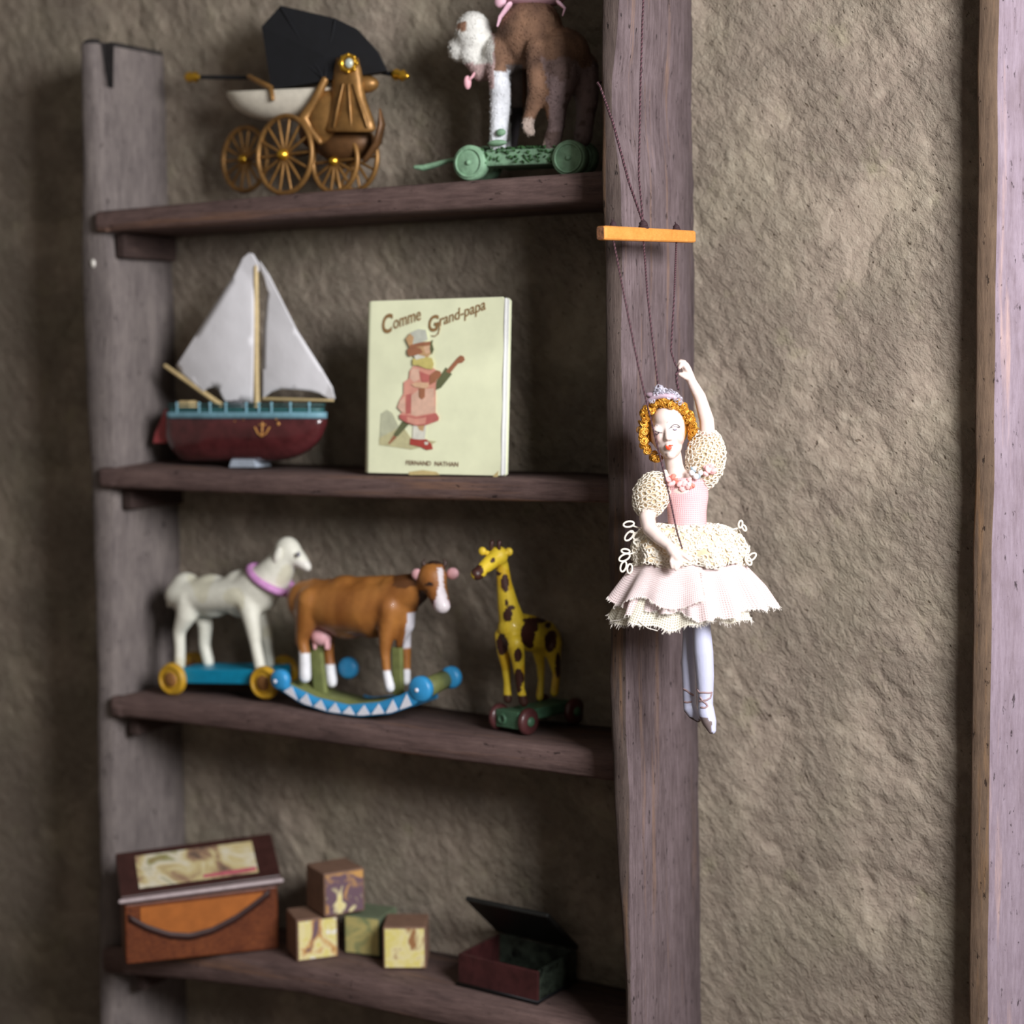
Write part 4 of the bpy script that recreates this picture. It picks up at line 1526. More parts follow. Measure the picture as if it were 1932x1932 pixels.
# ================================================================== bottom shelf
def make_box():
    A, B = S4.ground(237, 1816), S4.ground(524, 1786)
    z0 = max(S4.z(A.x, -0.1), S4.z(B.x, B.y)) + 0.0005
    r = ray(237, 1817)
    A = CAM + r * ((z0 - CAM.z) / r.z)
    r = ray(524, 1787)
    B = CAM + r * ((z0 - CAM.z) / r.z)
    e = B - A
    e.z = 0
    dd = V((-e.y, e.x, 0)).normalized()
    A, B = A - dd * 0.014, B - dd * 0.014
    W = e.length
    e.normalize()
    d = V((-e.y, e.x, 0))
    if d.y < 0:
        d = -d
    root = thing('wooden_box', 'marquetry wooden box with a picture on its dark framed lid', 'box', (A + B) / 2 + d * 0.06)
    # height from the upper left corner, depth from the far right corner of the lid
    up = V((0, 0, 1))
    H = on_plane(234, 1690, A, -d).z - z0
    far = CAM + ray(469, 1564) * ((z0 + H - CAM.z) / ray(469, 1564).z)
    D = min((far - B).dot(d), 0.24)
    lid_h = 0.020
    D = 0.118
    Hfar = on_plane(500, 1575, A + d * D, -d).z - z0
    def P(u, v, h):
        # the lid slopes up towards the back
        k = 1 + (0.10 * u + (Hfar / H - 1.10) * v) * max(0.0, min(1.0, h / H))
        return A + e * (W * u) + d * (D * v) + up * (h * k)
    M_bx = wood('reddish_box_wood', (66, 30, 20), (96, 48, 28), (126, 70, 38), 'X', 0.4, coat=0.2, bump=0.15)
    M_dk = plain('dark_frame_wood', (62, 36, 32), 0.4, 0, 0.2, 40)
    M_rim = plain('pale_worn_rim', (176, 160, 160), 0.5)
    M_in = plain('dark_inlay', (52, 24, 18), 0.6)
    M_am = plain('amber_inlay', (166, 96, 40), 0.4, 0, 0.12, 30)
    m = MB()
    m.hexa([P(0, 0, 0), P(1, 0, 0), P(1, 1, 0), P(0, 1, 0)], [P(0, 0, H - lid_h), P(1, 0, H - lid_h), P(1, 1, H - lid_h), P(0, 1, H - lid_h)])
    body = m.build('box_body', M_bx, root, bevel=0.004)
    # curved marquetry on the front
    m = MB()
    arc = [(0.0, 0.86), (0.14, 0.62), (0.28, 0.46), (0.42, 0.40), (0.56, 0.46), (0.72, 0.62), (0.86, 0.82), (0.93, 0.93)]
    n = 24
    fn = lambda u: interp(arc, u)
    vs = []
    for i in range(n + 1):
        u = 0.10 + 0.80 * i / n
        vs.append((u, fn(u)))
    poly = [P(0.10, -0.016, 0.93 * (H - lid_h))] + [P(u, -0.016, v * (H - lid_h)) for u, v in vs] + [P(0.90, -0.016, 0.93 * (H - lid_h))]
    m.prism(poly, -d, 0.0015, 0)
    m.build('inlay', M_am, body, label='amber inlaid panel')
    m = MB()
    rr = []
    for i in range(n + 1):
        u = 0.02 + 0.93 * i / n
        v = fn(u)
        rr.append([P(u, -0.024, (v + 0.02) * (H - lid_h)), P(u, -0.024, (v - 0.10) * (H - lid_h)), P(u, -0.002, (v - 0.10) * (H - lid_h)), P(u, -0.002, (v + 0.02) * (H - lid_h))])
    m.rings(rr)
    m.build('inlay', M_in, body, label='dark curved inlay band')
    # lid
    z1 = H - lid_h
    m = MB()
    o = 0.025
    m.hexa([P(-o, -o, z1), P(1 + o, -o, z1), P(1 + o, 1 + o, z1), P(-o, 1 + o, z1)], [P(-o, -o, H), P(1 + o, -o, H), P(1 + o, 1 + o, H), P(-o, 1 + o, H)])
    lid = m.build('lid', M_dk, root, bevel=0.003)
    m = MB()
    m.tube([P(-o, -o - 0.004, z1 + lid_h * 0.5), P(1 + o, -o - 0.004, z1 + lid_h * 0.5)], 0.005, 8)
    m.build('lid_rim', M_rim, lid)
    # printed picture let into the lid
    t = NT('lid_print')
    v = t.coords((9, 13, 9))
    c = t.ramp(t.noise(v, 1.1, 4, 0.55, 0.8), [(0.30, lin(70, 62, 60)), (0.42, lin(150, 120, 96)), (0.50, lin(198, 182, 132)), (0.58, lin(214, 206, 184)), (0.66, lin(140, 136, 84)), (0.78, lin(170, 90, 96))])
    t.set(Base_Color=c, Roughness=0.5)
    m = MB()
    m.prism([P(0.10, 0.10, H + 0.0015), P(0.88, 0.10, H + 0.0015), P(0.88, 0.86, H + 0.0015), P(0.10, 0.86, H + 0.0015)], up, 0.001)
    m.build('lid_picture', t.m, lid)
    m = MB()
    m.prism([P(0.52, 0.13, H + 0.0022), P(0.87, 0.13, H + 0.0022), P(0.87, 0.22, H + 0.0022), P(0.52, 0.20, H + 0.0022)], up, 0.0006)
    m.build('picture_band', plain('rose_print', (186, 92, 104), 0.5), lid)
    settle_on(root, S4)
make_box()

def print_mat(name, seed, stops):
    t = NT(name)
    v = t.coords((22, 22, 22), loc=(seed, seed * 1.7, seed * 0.3))
    t.set(Base_Color=t.ramp(t.noise(v, 1.0, 3, 0.5, 0.6), stops), Roughness=0.55)
    return t.m
CR, YE, TA, PU, GR, WH, BR = (lin(222, 210, 158), lin(214, 200, 112), lin(196, 148, 84), lin(104, 80, 90), lin(128, 138, 96), lin(236, 234, 236), lin(150, 106, 66))
M_side = plain('brown_paper_side', (122, 92, 74), 0.7, 0, 0.12)
M_side2 = plain('dull_green_side', (96, 106, 82), 0.7, 0, 0.15)

def block(px, py, size, yaw, front, label, top_of=None, side=M_side, lift=0.0):
    """px, py: pixel of the lower front corner or edge middle on the board"""
    g = S4.ground(px, py)
    c = V((g.x, g.y, S4.z(g.x, g.y) + lift))
    M = rotz(yaw)
    c = c + M @ V((0, size / 2, 0))
    root = thing('picture_block', label, 'toy block', c, 'picture cubes on the bottom shelf')
    m = MB()
    m.box(c + V((0, 0, size / 2)), (size, size, size), M)
    m.build('cube_body', side, root, bevel=0.003)
    for k, mat in enumerate(front):
        if mat is None:
            continue
        a = (0, PI / 2)[k]
        R = rotz(yaw + a)
        n = R @ V((0, -1, 0))
        u = R @ V((1, 0, 0))
        o = c + V((0, 0, size / 2)) + n * (size / 2 + 0.0012)
        h = size / 2 - 0.004
        m = MB()
        m.prism([o - u * h - V((0, 0, h)), o + u * h - V((0, 0, h)), o + u * h + V((0, 0, h)), o - u * h + V((0, 0, h))], n, 0.0012)
        m.build('printed_face', mat, root)
    settle_on(root, S4)
    c = root.location.copy()
    return root, c
SZ = 0.088
fa = print_mat('print_cream', 1.3, [(0.30, BR), (0.40, CR), (0.52, YE), (0.62, CR), (0.72, TA)])
fb = print_mat('print_mixed', 4.1, [(0.32, WH), (0.42, YE), (0.5, CR), (0.58, TA), (0.68, PU)])
fc = print_mat('print_purple', 7.7, [(0.34, TA), (0.44, PU), (0.52, PU), (0.58, CR), (0.70, YE)])
fd = print_mat('print_green', 2.2, [(0.30, GR), (0.5, lin(190, 176, 112)), (0.7, GR)])
block(764, 1831, SZ * 0.98, 0.47, (fa, None), 'cream-faced picture cube standing alone near the open tin')
_, c_lo = block(600, 1811, SZ * 0.98, 0.86, (fb, None), 'yellow picture cube beside the wooden box under the tilted cube')
_, c_mid = block(684, 1804, SZ * 0.93, 0.12, (fd, None), 'greenish shaded picture cube between the two cream-faced ones', side=M_side2)
# the upper cube rests over the gap, one corner to the room
size = SZ * 1.02
p = S4.ground(622, 1800)
ctop = V(((c_lo.x * 0.62 + c_mid.x * 0.38), (c_lo.y * 0.55 + c_mid.y * 0.45) , max(c_lo.z + SZ, c_mid.z + SZ * 0.95) + 0.0006))
M = rotz(1.02)
root = thing('picture_block', 'purple and yellow picture cube turned cornerwise on top of two others', 'toy block', ctop, 'picture cubes on the bottom shelf')
m = MB()
m.box(ctop + V((0, 0, size / 2)), (size, size, size), M)
m.build('cube_body', M_side, root, bevel=0.003)
n, u = M @ V((0, -1, 0)), M @ V((1, 0, 0))
o = ctop + V((0, 0, size / 2)) + n * (size / 2 + 0.0012)
h = size / 2 - 0.004
m = MB()
m.prism([o - u * h - V((0, 0, h)), o + u * h - V((0, 0, h)), o + u * h + V((0, 0, h)), o - u * h + V((0, 0, h))], n, 0.0012)
m.build('printed_face', fc, root)

def make_tin():
    Lc, Fc, Rc = S4.ground(864, 1860), S4.ground(1014, 1897), S4.ground(1097, 1876)
    z0 = S4.z(Fc.x, Fc.y)
    e = V((Fc.x - Lc.x, Fc.y - Lc.y, 0))
    W = e.length
    e.normalize()
    d = V((-e.y, e.x, 0))
    if d.y < 0:
        d = -d
    D = (Rc - Fc).dot(d)
    D = max(0.145, min(0.16, D))
    A = Lc.copy()
    e = (Fc - Lc)
    W = e.length
    e.normalize()
    up = d.cross(e).normalized()
    if up.z < 0:
        up = -up
    H = on_plane(1022, 1836, Fc, -d).z - Fc.z
    root = thing('toy_tin', 'small blackish metal tin with its lid half open', 'tin box', A + e * W / 2 + d * D / 2)
    def P(u, v, h):
        return A + e * (W * u) + d * (D * v) + up * h
    M_rd = plain('dark_red_lacquer', (62, 30, 30), 0.4, 0, 0.3, 30)
    M_gn = plain('worn_green_black', (52, 60, 50), 0.45, 0.2, 0.6, 50)
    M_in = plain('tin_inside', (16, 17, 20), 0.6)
    m = MB()
    t = 0.007
    # four walls and a bottom
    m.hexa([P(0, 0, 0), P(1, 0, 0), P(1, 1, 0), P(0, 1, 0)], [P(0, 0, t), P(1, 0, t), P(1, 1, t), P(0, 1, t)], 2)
    k, kd = t / W, t / D
    for (u0, v0, u1, v1, mi) in ((0, 0, 1, kd, 0), (0, 1 - kd, 1, 1, 1), (0, kd, k, 1 - kd, 0), (1 - k, kd, 1, 1 - kd, 1)):
        m.hexa([P(u0, v0, t), P(u1, v0, t), P(u1, v1, t), P(u0, v1, t)], [P(u0, v0, H), P(u1, v0, H), P(u1, v1, H), P(u0, v1, H)], mi)
    m.build('tin_body', [M_rd, M_gn, M_in], root, bevel=0.0015)
    # base rim
    m = MB()
    m.tube([P(0, 0, 0.004), P(1, 0, 0.004), P(1, 1, 0.004), P(0, 1, 0.004)], 0.004, 6, closed=True)
    m.build('base_rim', M_in, root)
    # lid hinged at the back edge, leaning over the box
    ang = math.radians(40)
    dv = (-d * math.cos(ang) + up * math.sin(ang))
    nn = dv.cross(e).normalized()
    if nn.z < 0:
        nn = -nn
    h0 = P(0, 1, H + 0.004)
    def Q(u, v, n):
        return h0 + e * (W * u) + dv * (D * 1.05 * v) + nn * n
    m = MB()
    m.hexa([Q(-0.02, 0, -0.004), Q(1.02, 0, -0.004), Q(1.02, 1, -0.004), Q(-0.02, 1, -0.004)], [Q(-0.02, 0, 0.006), Q(1.02, 0, 0.006), Q(1.02, 1, 0.006), Q(-0.02, 1, 0.006)])
    lid = m.build('lid', plain('black_lid', (32, 32, 30), 0.45, 0.2, 0.3, 40), root, bevel=0.003)
    for u in (0.2, 0.8):
        m = MB()
        m.tube([P(u - 0.06, 1.0, H + 0.001), P(u + 0.06, 1.0, H + 0.001)], 0.005, 8)
        m.build('hinge', M_gn, root)
    settle_on(root, S4)
make_tin()
# ================================================================== marionette
def make_doll():
    d0 = 2.88
    O = on_d(1290, 1000, d0)
    TO = -fwd_h                                   # horizontally towards the camera
    S = d0 / F
    XR, UPZ = right0, V((0, 0, 1))
    def E(px, py, w=0):                           # seen exactly at this pixel, w px nearer than the doll's middle
        return on_plane(px, py, O + TO * (w * S), TO)
    def R(px, py, w=0):                           # rigid frame around the doll
        return on_plane(px, py, O, TO) + TO * (w * S)
    root = thing('marionette', 'ballerina marionette in a cream lace and pink gauze dress hanging by strings', 'puppet', E(1290, 1385, 0))

    # ---------------------------------------------------------------- body
    m = MB()
    tilt = Matrix.Rotation(-0.10, 3, fwd_h)
    Bs = Matrix((XR, TO, UPZ)).transposed()
    def el(c, r, t=0.0):
        m.ell(E(*c), tuple(x * S for x in r), Matrix.Rotation(t, 3, TO) @ Bs, seg=28, rg=18)
    el((1260, 806, 4), (32, 38, 47), 0.10)
    el((1264, 838, 16), (23, 24, 27), 0.08)
    el((1267, 853, 20), (14, 14, 11))
    el((1258, 790, 16), (26, 26, 24))
    for (px, py) in ((1248, 826), (1278, 826)):
        el((px, py, 26), (12, 13, 13))
    m.tube([E(1257, 803, 36), E(1259, 816, 42), E(1260, 826, 47)], [4 * S, 5 * S, 6 * S], 12)
    for px in (1256, 1266):
        el((px, 828, 42), (4, 4, 3.2))
    el((1263, 840, 41), (8, 4, 3.2))
    el((1263, 847, 40), (7, 4, 3.4))
    el((1266, 859, 33), (9, 8, 7))
    for px, py in ((1243, 811), (1274, 806)):
        el((px, py, 30), (12, 9, 9))
    el((1260, 820, 12), (32, 27, 36))
    m.tube([E(1268, 856, 2), E(1273, 880, -3), E(1278, 902, -5)], [17 * S, 16.5 * S, 20 * S], 18)
    el((1289, 930, -2), (40, 25, 40))
    el((1292, 925, 12), (30, 20, 22))
    el((1297, 985, -2), (31, 23, 42))
    el((1303, 1062, -4), (44, 32, 46))
    m.tube([E(1238, 922, 0), E(1275, 905, -2), E(1328, 893, -4)], [15 * S, 17 * S, 15 * S], 14)
    # raised arm
    m.tube([E(1328, 893, -4), E(1337, 845, -2), E(1333, 792, 2), E(1320, 748, 5), E(1306, 722, 6), E(1299, 708, 6)],
           [16 * S, 15 * S, 14 * S, 11.5 * S, 9.2 * S, 8.8 * S], 16)
    m.tube([E(1301, 712, 6), E(1294, 695, 7)], [10 * S, 9.5 * S], 12)
    el((1293, 692, 7), (8.5, 9, 11), 0.5)
    for k, (w, dx, dy) in enumerate(((-3, 3, 1), (3, 0, -2), (9, -1, -1), (15, 1, 4))):
        m.tube([E(1296 + dx, 694 + dy, w), E(1290 + dx, 684 + dy, w + 1), E(1284 + dx, 683 + dy, w + 1), E(1281 + dx, 690 + dy, w + 1)], [4.8 * S, 4.6 * S, 4.3 * S, 3.6 * S], 10)
    m.tube([E(1299, 713, 12), E(1291, 710, 15), E(1283, 706, 14)], [6.4 * S, 5.6 * S, 4.2 * S], 10)
    # lowered arm, hand resting on the front of the skirt
    m.tube([E(1238, 922, 0), E(1228, 950, 12), E(1221, 978, 26), E(1226, 998, 42), E(1243, 1015, 62), E(1260, 1028, 78), E(1266, 1034, 83)],
           [15 * S, 16 * S, 15.5 * S, 14.5 * S, 12.5 * S, 10 * S, 9.6 * S], 16)
    m.tube([E(1264, 1032, 82), E(1273, 1045, 88), E(1277, 1051, 90)], [10 * S, 10.5 * S, 9 * S], 14)
    for (a, b, c, r) in (((1269, 1049), (1266, 1060), (1268, 1071), 4.0), ((1274, 1052), (1273, 1064), (1275, 1075), 4.2),
                         ((1280, 1052), (1280, 1063), (1280, 1072), 4.0), ((1284, 1050), (1287, 1058), (1286, 1066), 3.6)):
        m.tube([E(*a, 90), E(*b, 94), E(*c, 93)], [r * S, r * 0.95 * S, r * 0.75 * S], 10)
    m.tube([E(1278, 1040, 90), E(1290, 1047, 94), E(1300, 1056, 95)], [5.2 * S, 4.6 * S, 3.2 * S], 10)
    # legs
    m.tube([E(1316, 1085, 4), E(1322, 1150, 6), E(1324, 1190, 8), E(1327, 1230, 8), E(1330, 1275, 8), E(1331, 1312, 8), E(1331, 1330, 8)],
           [24 * S, 18 * S, 17.5 * S, 19 * S, 17.5 * S, 15 * S, 14.5 * S], 18)
    m.tube([E(1331, 1330, 8), E(1333, 1346, 12), E(1339, 1364, 20), E(1343, 1377, 24)], [14.5 * S, 16 * S, 13.5 * S, 8.5 * S], 16)
    m.tube([E(1298, 1085, -26), E(1300, 1150, -30), E(1300, 1200, -32), E(1299, 1250, -32), E(1300, 1295, -32), E(1301, 1326, -32)],
           [22 * S, 14 * S, 12.5 * S, 14 * S, 13 * S, 12.5 * S], 18)
    m.tube([E(1301, 1326, -32), E(1302, 1336, -28), E(1310, 1349, -22), E(1317, 1357, -18)], [12.5 * S, 13.5 * S, 11 * S, 6.5 * S], 16)

    def paint(w, n):
        px, py, _ = proj(w)
        if py > 1090:
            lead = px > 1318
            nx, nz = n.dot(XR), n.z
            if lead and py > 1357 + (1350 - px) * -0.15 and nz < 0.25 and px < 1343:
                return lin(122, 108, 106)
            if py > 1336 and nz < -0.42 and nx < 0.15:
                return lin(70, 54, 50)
            return lin(196, 198, 222)
        c = lin(236, 214, 204)
        if 815 < py < 840 and (px > 1278 or px < 1244):
            c = lin(238, 200, 190)
        return c
    M_skin = painted('doll_porcelain', 0.38, 0.02, 40, 0.0, 100, 0.1)
    body = blob(m, 'body', M_skin, root, 0.0017, 3, paint)
    body.location = (0, 0, 0)
    me = body.data
    bv = BVHTree.FromPolygons([v.co + root.location for v in me.vertices], [tuple(p.vertices) for p in me.polygons])
    def hit(px, py, lift=0.5):
        d = ray(px, py).normalized()
        loc, nrm, i, dist = bv.ray_cast(CAM, d)
        if loc is None:
            return E(px, py, 40)
        return loc + nrm * lift * S
    # ---------------------------------------------------------------- painted face
    M_ink = plain('grey_eye_paint', (58, 54, 66), 0.5)
    M_brow = plain('pale_brow_paint', (206, 196, 200), 0.6)
    M_lip = plain('red_lip_paint', (222, 74, 36), 0.4)
    M_lilac = plain('lilac_eye_paint', (190, 182, 206), 0.5)
    def fc(x, y):                                # pixels of the face crop 1449x1932 of 1190..1310 x 720..880
        return 1190 + x / 12.07, 720 + y / 12.07
    def stroke(mm, pts, r, mi=0, n=5):
        pp = []
        for a, b in zip(pts[:-1], pts[1:]):
            for k in range(n):
                t = k / n
                pp.append((a[0] + (b[0] - a[0]) * t, a[1] + (b[1] - a[1]) * t))
        pp.append(pts[-1])
        mm.tube([hit(*fc(*p), 0.2) for p in pp], [r * S] * len(pp), 6, mi)
    mm = MB()
    stroke(mm, [(870, 1075), (905, 1050), (945, 1000), (1000, 975), (1060, 985), (1115, 1025), (1105, 1045), (1060, 1035)], 0.95)
    stroke(mm, [(930, 1050), (975, 1020), (1030, 1015), (1065, 1040)], 0.55)
    stroke(mm, [(965, 1085), (985, 1105), (1015, 1108), (1040, 1090)], 0.95)
    mm.ell(hit(*fc(1005, 1062), 0.0), (3.0 * S, 0.7 * S, 3.4 * S), Matrix((XR, TO, UPZ)).transposed(), mi=1)
    mm.build('painted_eye', [M_ink, M_lilac], body)
    mm = MB()
    stroke(mm, [(560, 1120), (600, 1140), (650, 1160), (715, 1165)], 0.7)
    stroke(mm, [(575, 1180), (600, 1205), (630, 1180), (640, 1150)], 0.9)
    mm.build('painted_eye', [M_ink], body)
    for pts in ([(830, 935), (850, 910), (930, 885), (1045, 885)], [(560, 1010), (590, 995), (620, 1005)]):
        mm = MB()
        stroke(mm, pts, 0.7)
        mm.build('eyebrow', [M_brow], body)
    mm = MB()
    for (x, y, a, b) in ((830, 1475, 3.6, 1.9), (905, 1455, 4.0, 1.7), (870, 1505, 5.6, 3.0), (945, 1450, 2.0, 1.3), (850, 1530, 3.2, 2.0), (880, 1535, 3.4, 2.0)):
        mm.ell(hit(*fc(x, y), 0.0), (a * S, 1.1 * S, b * S), Matrix((XR, TO, UPZ)).transposed())
    mm.build('lips', M_lip, body)
    # ---------------------------------------------------------------- ribbons of the shoes
    M_rib = plain('mauve_shoe_ribbon', (160, 134, 134), 0.6)
    def sc(x, y):
        return 1270 + x / 16.1, 1280 + y / 16.1
    for pts in ([(730, 330), (800, 430), (950, 430), (1080, 440), (1170, 430)], [(1160, 470), (1130, 590), (1010, 660), (880, 690), (800, 690)],
                [(830, 580), (900, 690), (1000, 760), (1050, 850), (960, 900), (860, 880)], [(320, 320), (420, 370), (520, 460), (610, 510)], [(340, 710), (430, 730), (540, 710)]):
        mm = MB()
        pp = []
        for a, b in zip(pts[:-1], pts[1:]):
            for k in range(4):
                pp.append((a[0] + (b[0] - a[0]) * k / 4, a[1] + (b[1] - a[1]) * k / 4))
        pp.append(pts[-1])
        mm.tube([hit(*sc(*p), -0.3) for p in pp], 2.1 * S, 6)
        mm.build('shoe_ribbon', M_rib, body)
    # ---------------------------------------------------------------- hair
    rnd = random.Random(11)
    M_hair = plain('golden_thread', (222, 158, 56), 0.30, 0.5, 0.3, 250)
    m = MB()
    m.ell(E(1259, 802, -16), (42 * S, 32 * S, 48 * S), Bs)
    path = [(1246, 868, 0), (1236, 858, 4), (1226, 846, 6), (1219, 832, 8), (1215, 818, 8), (1214, 803, 10), (1216, 790, 14), (1222, 778, 18), (1230, 770, 24), (1240, 763, 30), (1250, 760, 32),
            (1260, 760, 33), (1270, 763, 30), (1280, 769, 26), (1288, 777, 20), (1295, 787, 14), (1300, 798, 8), (1304, 810, 4), (1307, 822, 0), (1308, 834, -2), (1305, 846, -6)]
    def curl(c, r, tr, turns=2.2):
        ax = (TO + V((rnd.uniform(-.8, .8), rnd.uniform(-.8, .8), rnd.uniform(-.7, .7)))).normalized()
        x, y = frame_of(ax)
        n = int(turns * 9)
        pts = []
        for k in range(n + 1):
            a = 2 * PI * k / 9
            q = r * (1 - 0.68 * k / n)
            pts.append(c + (x * math.cos(a) + y * math.sin(a)) * q + ax * (k / n * 3.5 * S))
        m.tube(pts, tr, 5)
    for i in range(len(path) - 1):
        a, b = path[i], path[i + 1]
        for k in range(6):
            t = rnd.random()
            px, py, w = (a[j] + (b[j] - a[j]) * t for j in range(3))
            inw = rnd.uniform(-7, 15)
            cx, cy = 1260, 812
            dx, dy = cx - px, cy - py
            L = math.hypot(dx, dy)
            px, py = px + dx / L * inw * -0.6, py + dy / L * inw * -0.6
            curl(E(px, py, w + rnd.uniform(-8, 4)), rnd.uniform(5.5, 9) * S, rnd.uniform(1.0, 1.6) * S)
    for k in range(60):
        a = rnd.uniform(0.1, PI - 0.1)
        curl(E(1259 + 40 * math.cos(a) * rnd.uniform(.6, 1), 800 - 44 * math.sin(a) * rnd.uniform(.7, 1), rnd.uniform(-30, 12)), rnd.uniform(5, 8) * S, 1.3 * S)
    m.build('hair', M_hair, root)
    # ---------------------------------------------------------------- silver lace cap
    M_sil = plain('silver_lace', (206, 202, 214), 0.4, 0.35, 0.2, 150)
    M_lil = plain('lilac_band', (190, 164, 178), 0.6)
    m = MB()
    m.tube([E(1214, 768, 12), E(1222, 758, 22), E(1234, 750, 30), E(1250, 747, 36), E(1268, 748, 35), E(1280, 754, 28), E(1286, 760, 20)], [3 * S, 5 * S, 6 * S, 6.5 * S, 6.5 * S, 6 * S, 4 * S], 10, 1, squash=0.8)
    m.ell(E(1247, 748, 14), (30 * S, 22 * S, 9 * S), Matrix.Rotation(-0.12, 3, TO) @ Bs, 1)
    for k in range(120):
        t = rnd.random()
        px = 1228 + 56 * t
        top = interp([(1228, 752), (1237, 733), (1243, 728), (1256, 734), (1268, 738), (1278, 744), (1285, 754)], px)
        py = top + rnd.random() * 14
        m.torus(E(px, py, 24 + rnd.uniform(-10, 16)), TO + V((rnd.uniform(-.6, .6), rnd.uniform(-.6, .6), rnd.uniform(-.6, .6))), rnd.uniform(2.4, 4.6) * S, 0.8 * S, 10, 5)
    m.torus(E(1242, 733, 30), TO, 6 * S, 0.9 * S, 14, 5)
    m.build('cap', [M_sil, M_lil], root, label='silver lace cap with a lilac band')
    # ---------------------------------------------------------------- cloth
    def gauze(name, thread, hole, period, alpha=1.0, rough=0.85, trans=0.0):
        t = NT(name)
        tc = t.n('ShaderNodeTexCoord')
        ww = []
        for d in ('X', 'Y'):
            wv = t.n('ShaderNodeTexWave', wave_type='BANDS', bands_direction=d)
            wv.inputs['Scale'].default_value = 0.31416 / period
            wv.inputs['Distortion'].default_value = 2.2
            wv.inputs['Detail'].default_value = 1.0
            wv.inputs['Detail Scale'].default_value = 0.6
            t.l(tc.outputs['UV'], wv.inputs['Vector'])
            ww.append(wv.outputs['Fac'])
        mx = t.math('MAXIMUM', ww[0], ww[1])
        f = t.ramp(mx, [(0.45, (0, 0, 0, 1)), (0.75, (1, 1, 1, 1))])
        nz = t.noise(t.coords(), 30, 3)
        th = t.mix(t.ramp(nz, [(0.4, (0, 0, 0, 1)), (0.65, (1, 1, 1, 1))]), lin(*thread), tuple(0.88 * x for x in lin(*thread)[:3]) + (1,))
        t.set(Base_Color=t.mix(f, lin(*hole), th), Roughness=rough)
        if alpha < 1:
            t.set(Alpha=t.math('ADD', t.math('MULTIPLY', f, 1 - alpha), alpha))
        if trans:
            t.b.inputs['Transmission Weight'].default_value = 0
            t.b.inputs['Subsurface Weight'].default_value = trans
            t.b.inputs['Subsurface Radius'].default_value = (0.01, 0.006, 0.005)
        t.bump(mx, 0.5, 0.0012)
        return t.m
    M_bod = gauze('pink_woven_cloth', (236, 192, 194), (220, 160, 164), 3.8 * S)
    M_skirt = gauze('blush_gauze', (236, 219, 217), (222, 190, 187), 3.9 * S, 0.72)
    M_under = gauze('cream_gauze', (240, 234, 216), (214, 202, 174), 4.2 * S, 0.6)
    M_lace = plain('cream_crochet', (240, 232, 216), 0.8, 0, 0.10, 120)
    M_lin = plain('tan_lining', (226, 204, 170), 0.85, 0, 0.1, 60)
    # bodice
    m = MB()
    def bod(u, v):
        py = 900 + 96 * v
        cx = interp([(900, 1292), (940, 1295), (996, 1297)], py)
        rx = interp([(900, 41), (935, 41), (965, 36), (996, 35)], py)
        rw = interp([(900, 30), (935, 31), (996, 27)], py)
        a = 2 * PI * u
        return R(cx + rx * math.cos(a), py, rw * math.sin(a))
    m.grid(bod, 48, 18, close_u=True, uvfn=lambda u, v: (u * 240 * S, v * 96 * S))
    m.build('bodice', M_bod, root, solid=0.0015)
    # puffed crochet sleeves
    def crochet(mm, pos, n, k, r, tr, mi=0):
        """loops laid on a surface; pos(i) gives point and normal"""
        for i in range(k):
            p, nn = pos(i)
            ax = (nn + V((rnd.uniform(-.35, .35), rnd.uniform(-.35, .35), rnd.uniform(-.35, .35)))).normalized()
            mm.torus(p, ax, r * rnd.uniform(0.75, 1.2), tr, 9, 5, mi, ax2=rnd.uniform(0.7, 1.0))
    for (c, r, t, k) in (((1331, 866, -2), (37, 34, 57), -0.12, 250), ((1229, 934, 8), (34, 33, 45), -0.35, 190)):
        Mx = Matrix.Rotation(t, 3, TO) @ Bs
        m = MB()
        cc = E(*c)
        m.ell(cc, tuple(x * 0.90 * S for x in r), Mx, 0, 24, 14)
        def pos(i):
            ph = math.acos(1 - 2 * (i + 0.5) / k)
            th = PI * (1 + 5 ** 0.5) * i
            d = V((math.cos(th) * math.sin(ph), math.sin(th) * math.sin(ph), math.cos(ph)))
            p = cc + Mx @ V((d.x * r[0] * S, d.y * r[1] * S, d.z * r[2] * S))
            return p, (Mx @ V((d.x / r[0], d.y / r[1], d.z / r[2]))).normalized()
        sl = m.build('sleeve', M_lin, root)
        m = MB()
        crochet(m, pos, None, k, 4.8 * S, 1.05 * S)
        m.build('crochet_lace', M_lace, sl)
    # skirts
    def skirt(py0, py1, rx0, rx1, cx0, cx1, depth, folds, amp, hem, ph, shape=0.8):
        def f(u, v):
            a = 2 * PI * u
            k = v ** shape
            rx = rx0 + (rx1 - rx0) * k
            fo = sum(A * math.sin(n * a + p) for n, A, p in folds)
            r = 1 + amp * fo * min(1, v * 1.6)
            cx = cx0 + (cx1 - cx0) * v
            py = py0 + (py1 - py0) * v + hem(a) * v * v
            return R(cx + rx * r * math.cos(a), py, rx * depth * r * math.sin(a))
        return f
    fold1 = [(13, 1.0, 0.7), (22, 0.6, 2.0), (5, 0.6, 1.0), (31, 0.25, 0.3)]
    sk = skirt(1042, 1136, 78, 146, 1300, 1308, 0.62, fold1, 0.062, lambda a: 16 * math.sin(a) + 6 * math.sin(5 * a + 1.0) + 4 * math.sin(13 * a) + 2 * math.sin(37 * a), 0)
    un = skirt(1050, 1158, 70, 134, 1300, 1288, 0.60, [(8, 1, 2.2), (14, .6, .2), (3, .4, 1)], 0.07, lambda a: 12 * math.sin(a) + 6 * math.sin(6 * a + 3.4) + 3 * math.sin(15 * a) - 8 * math.cos(a), 0)
    m = MB()
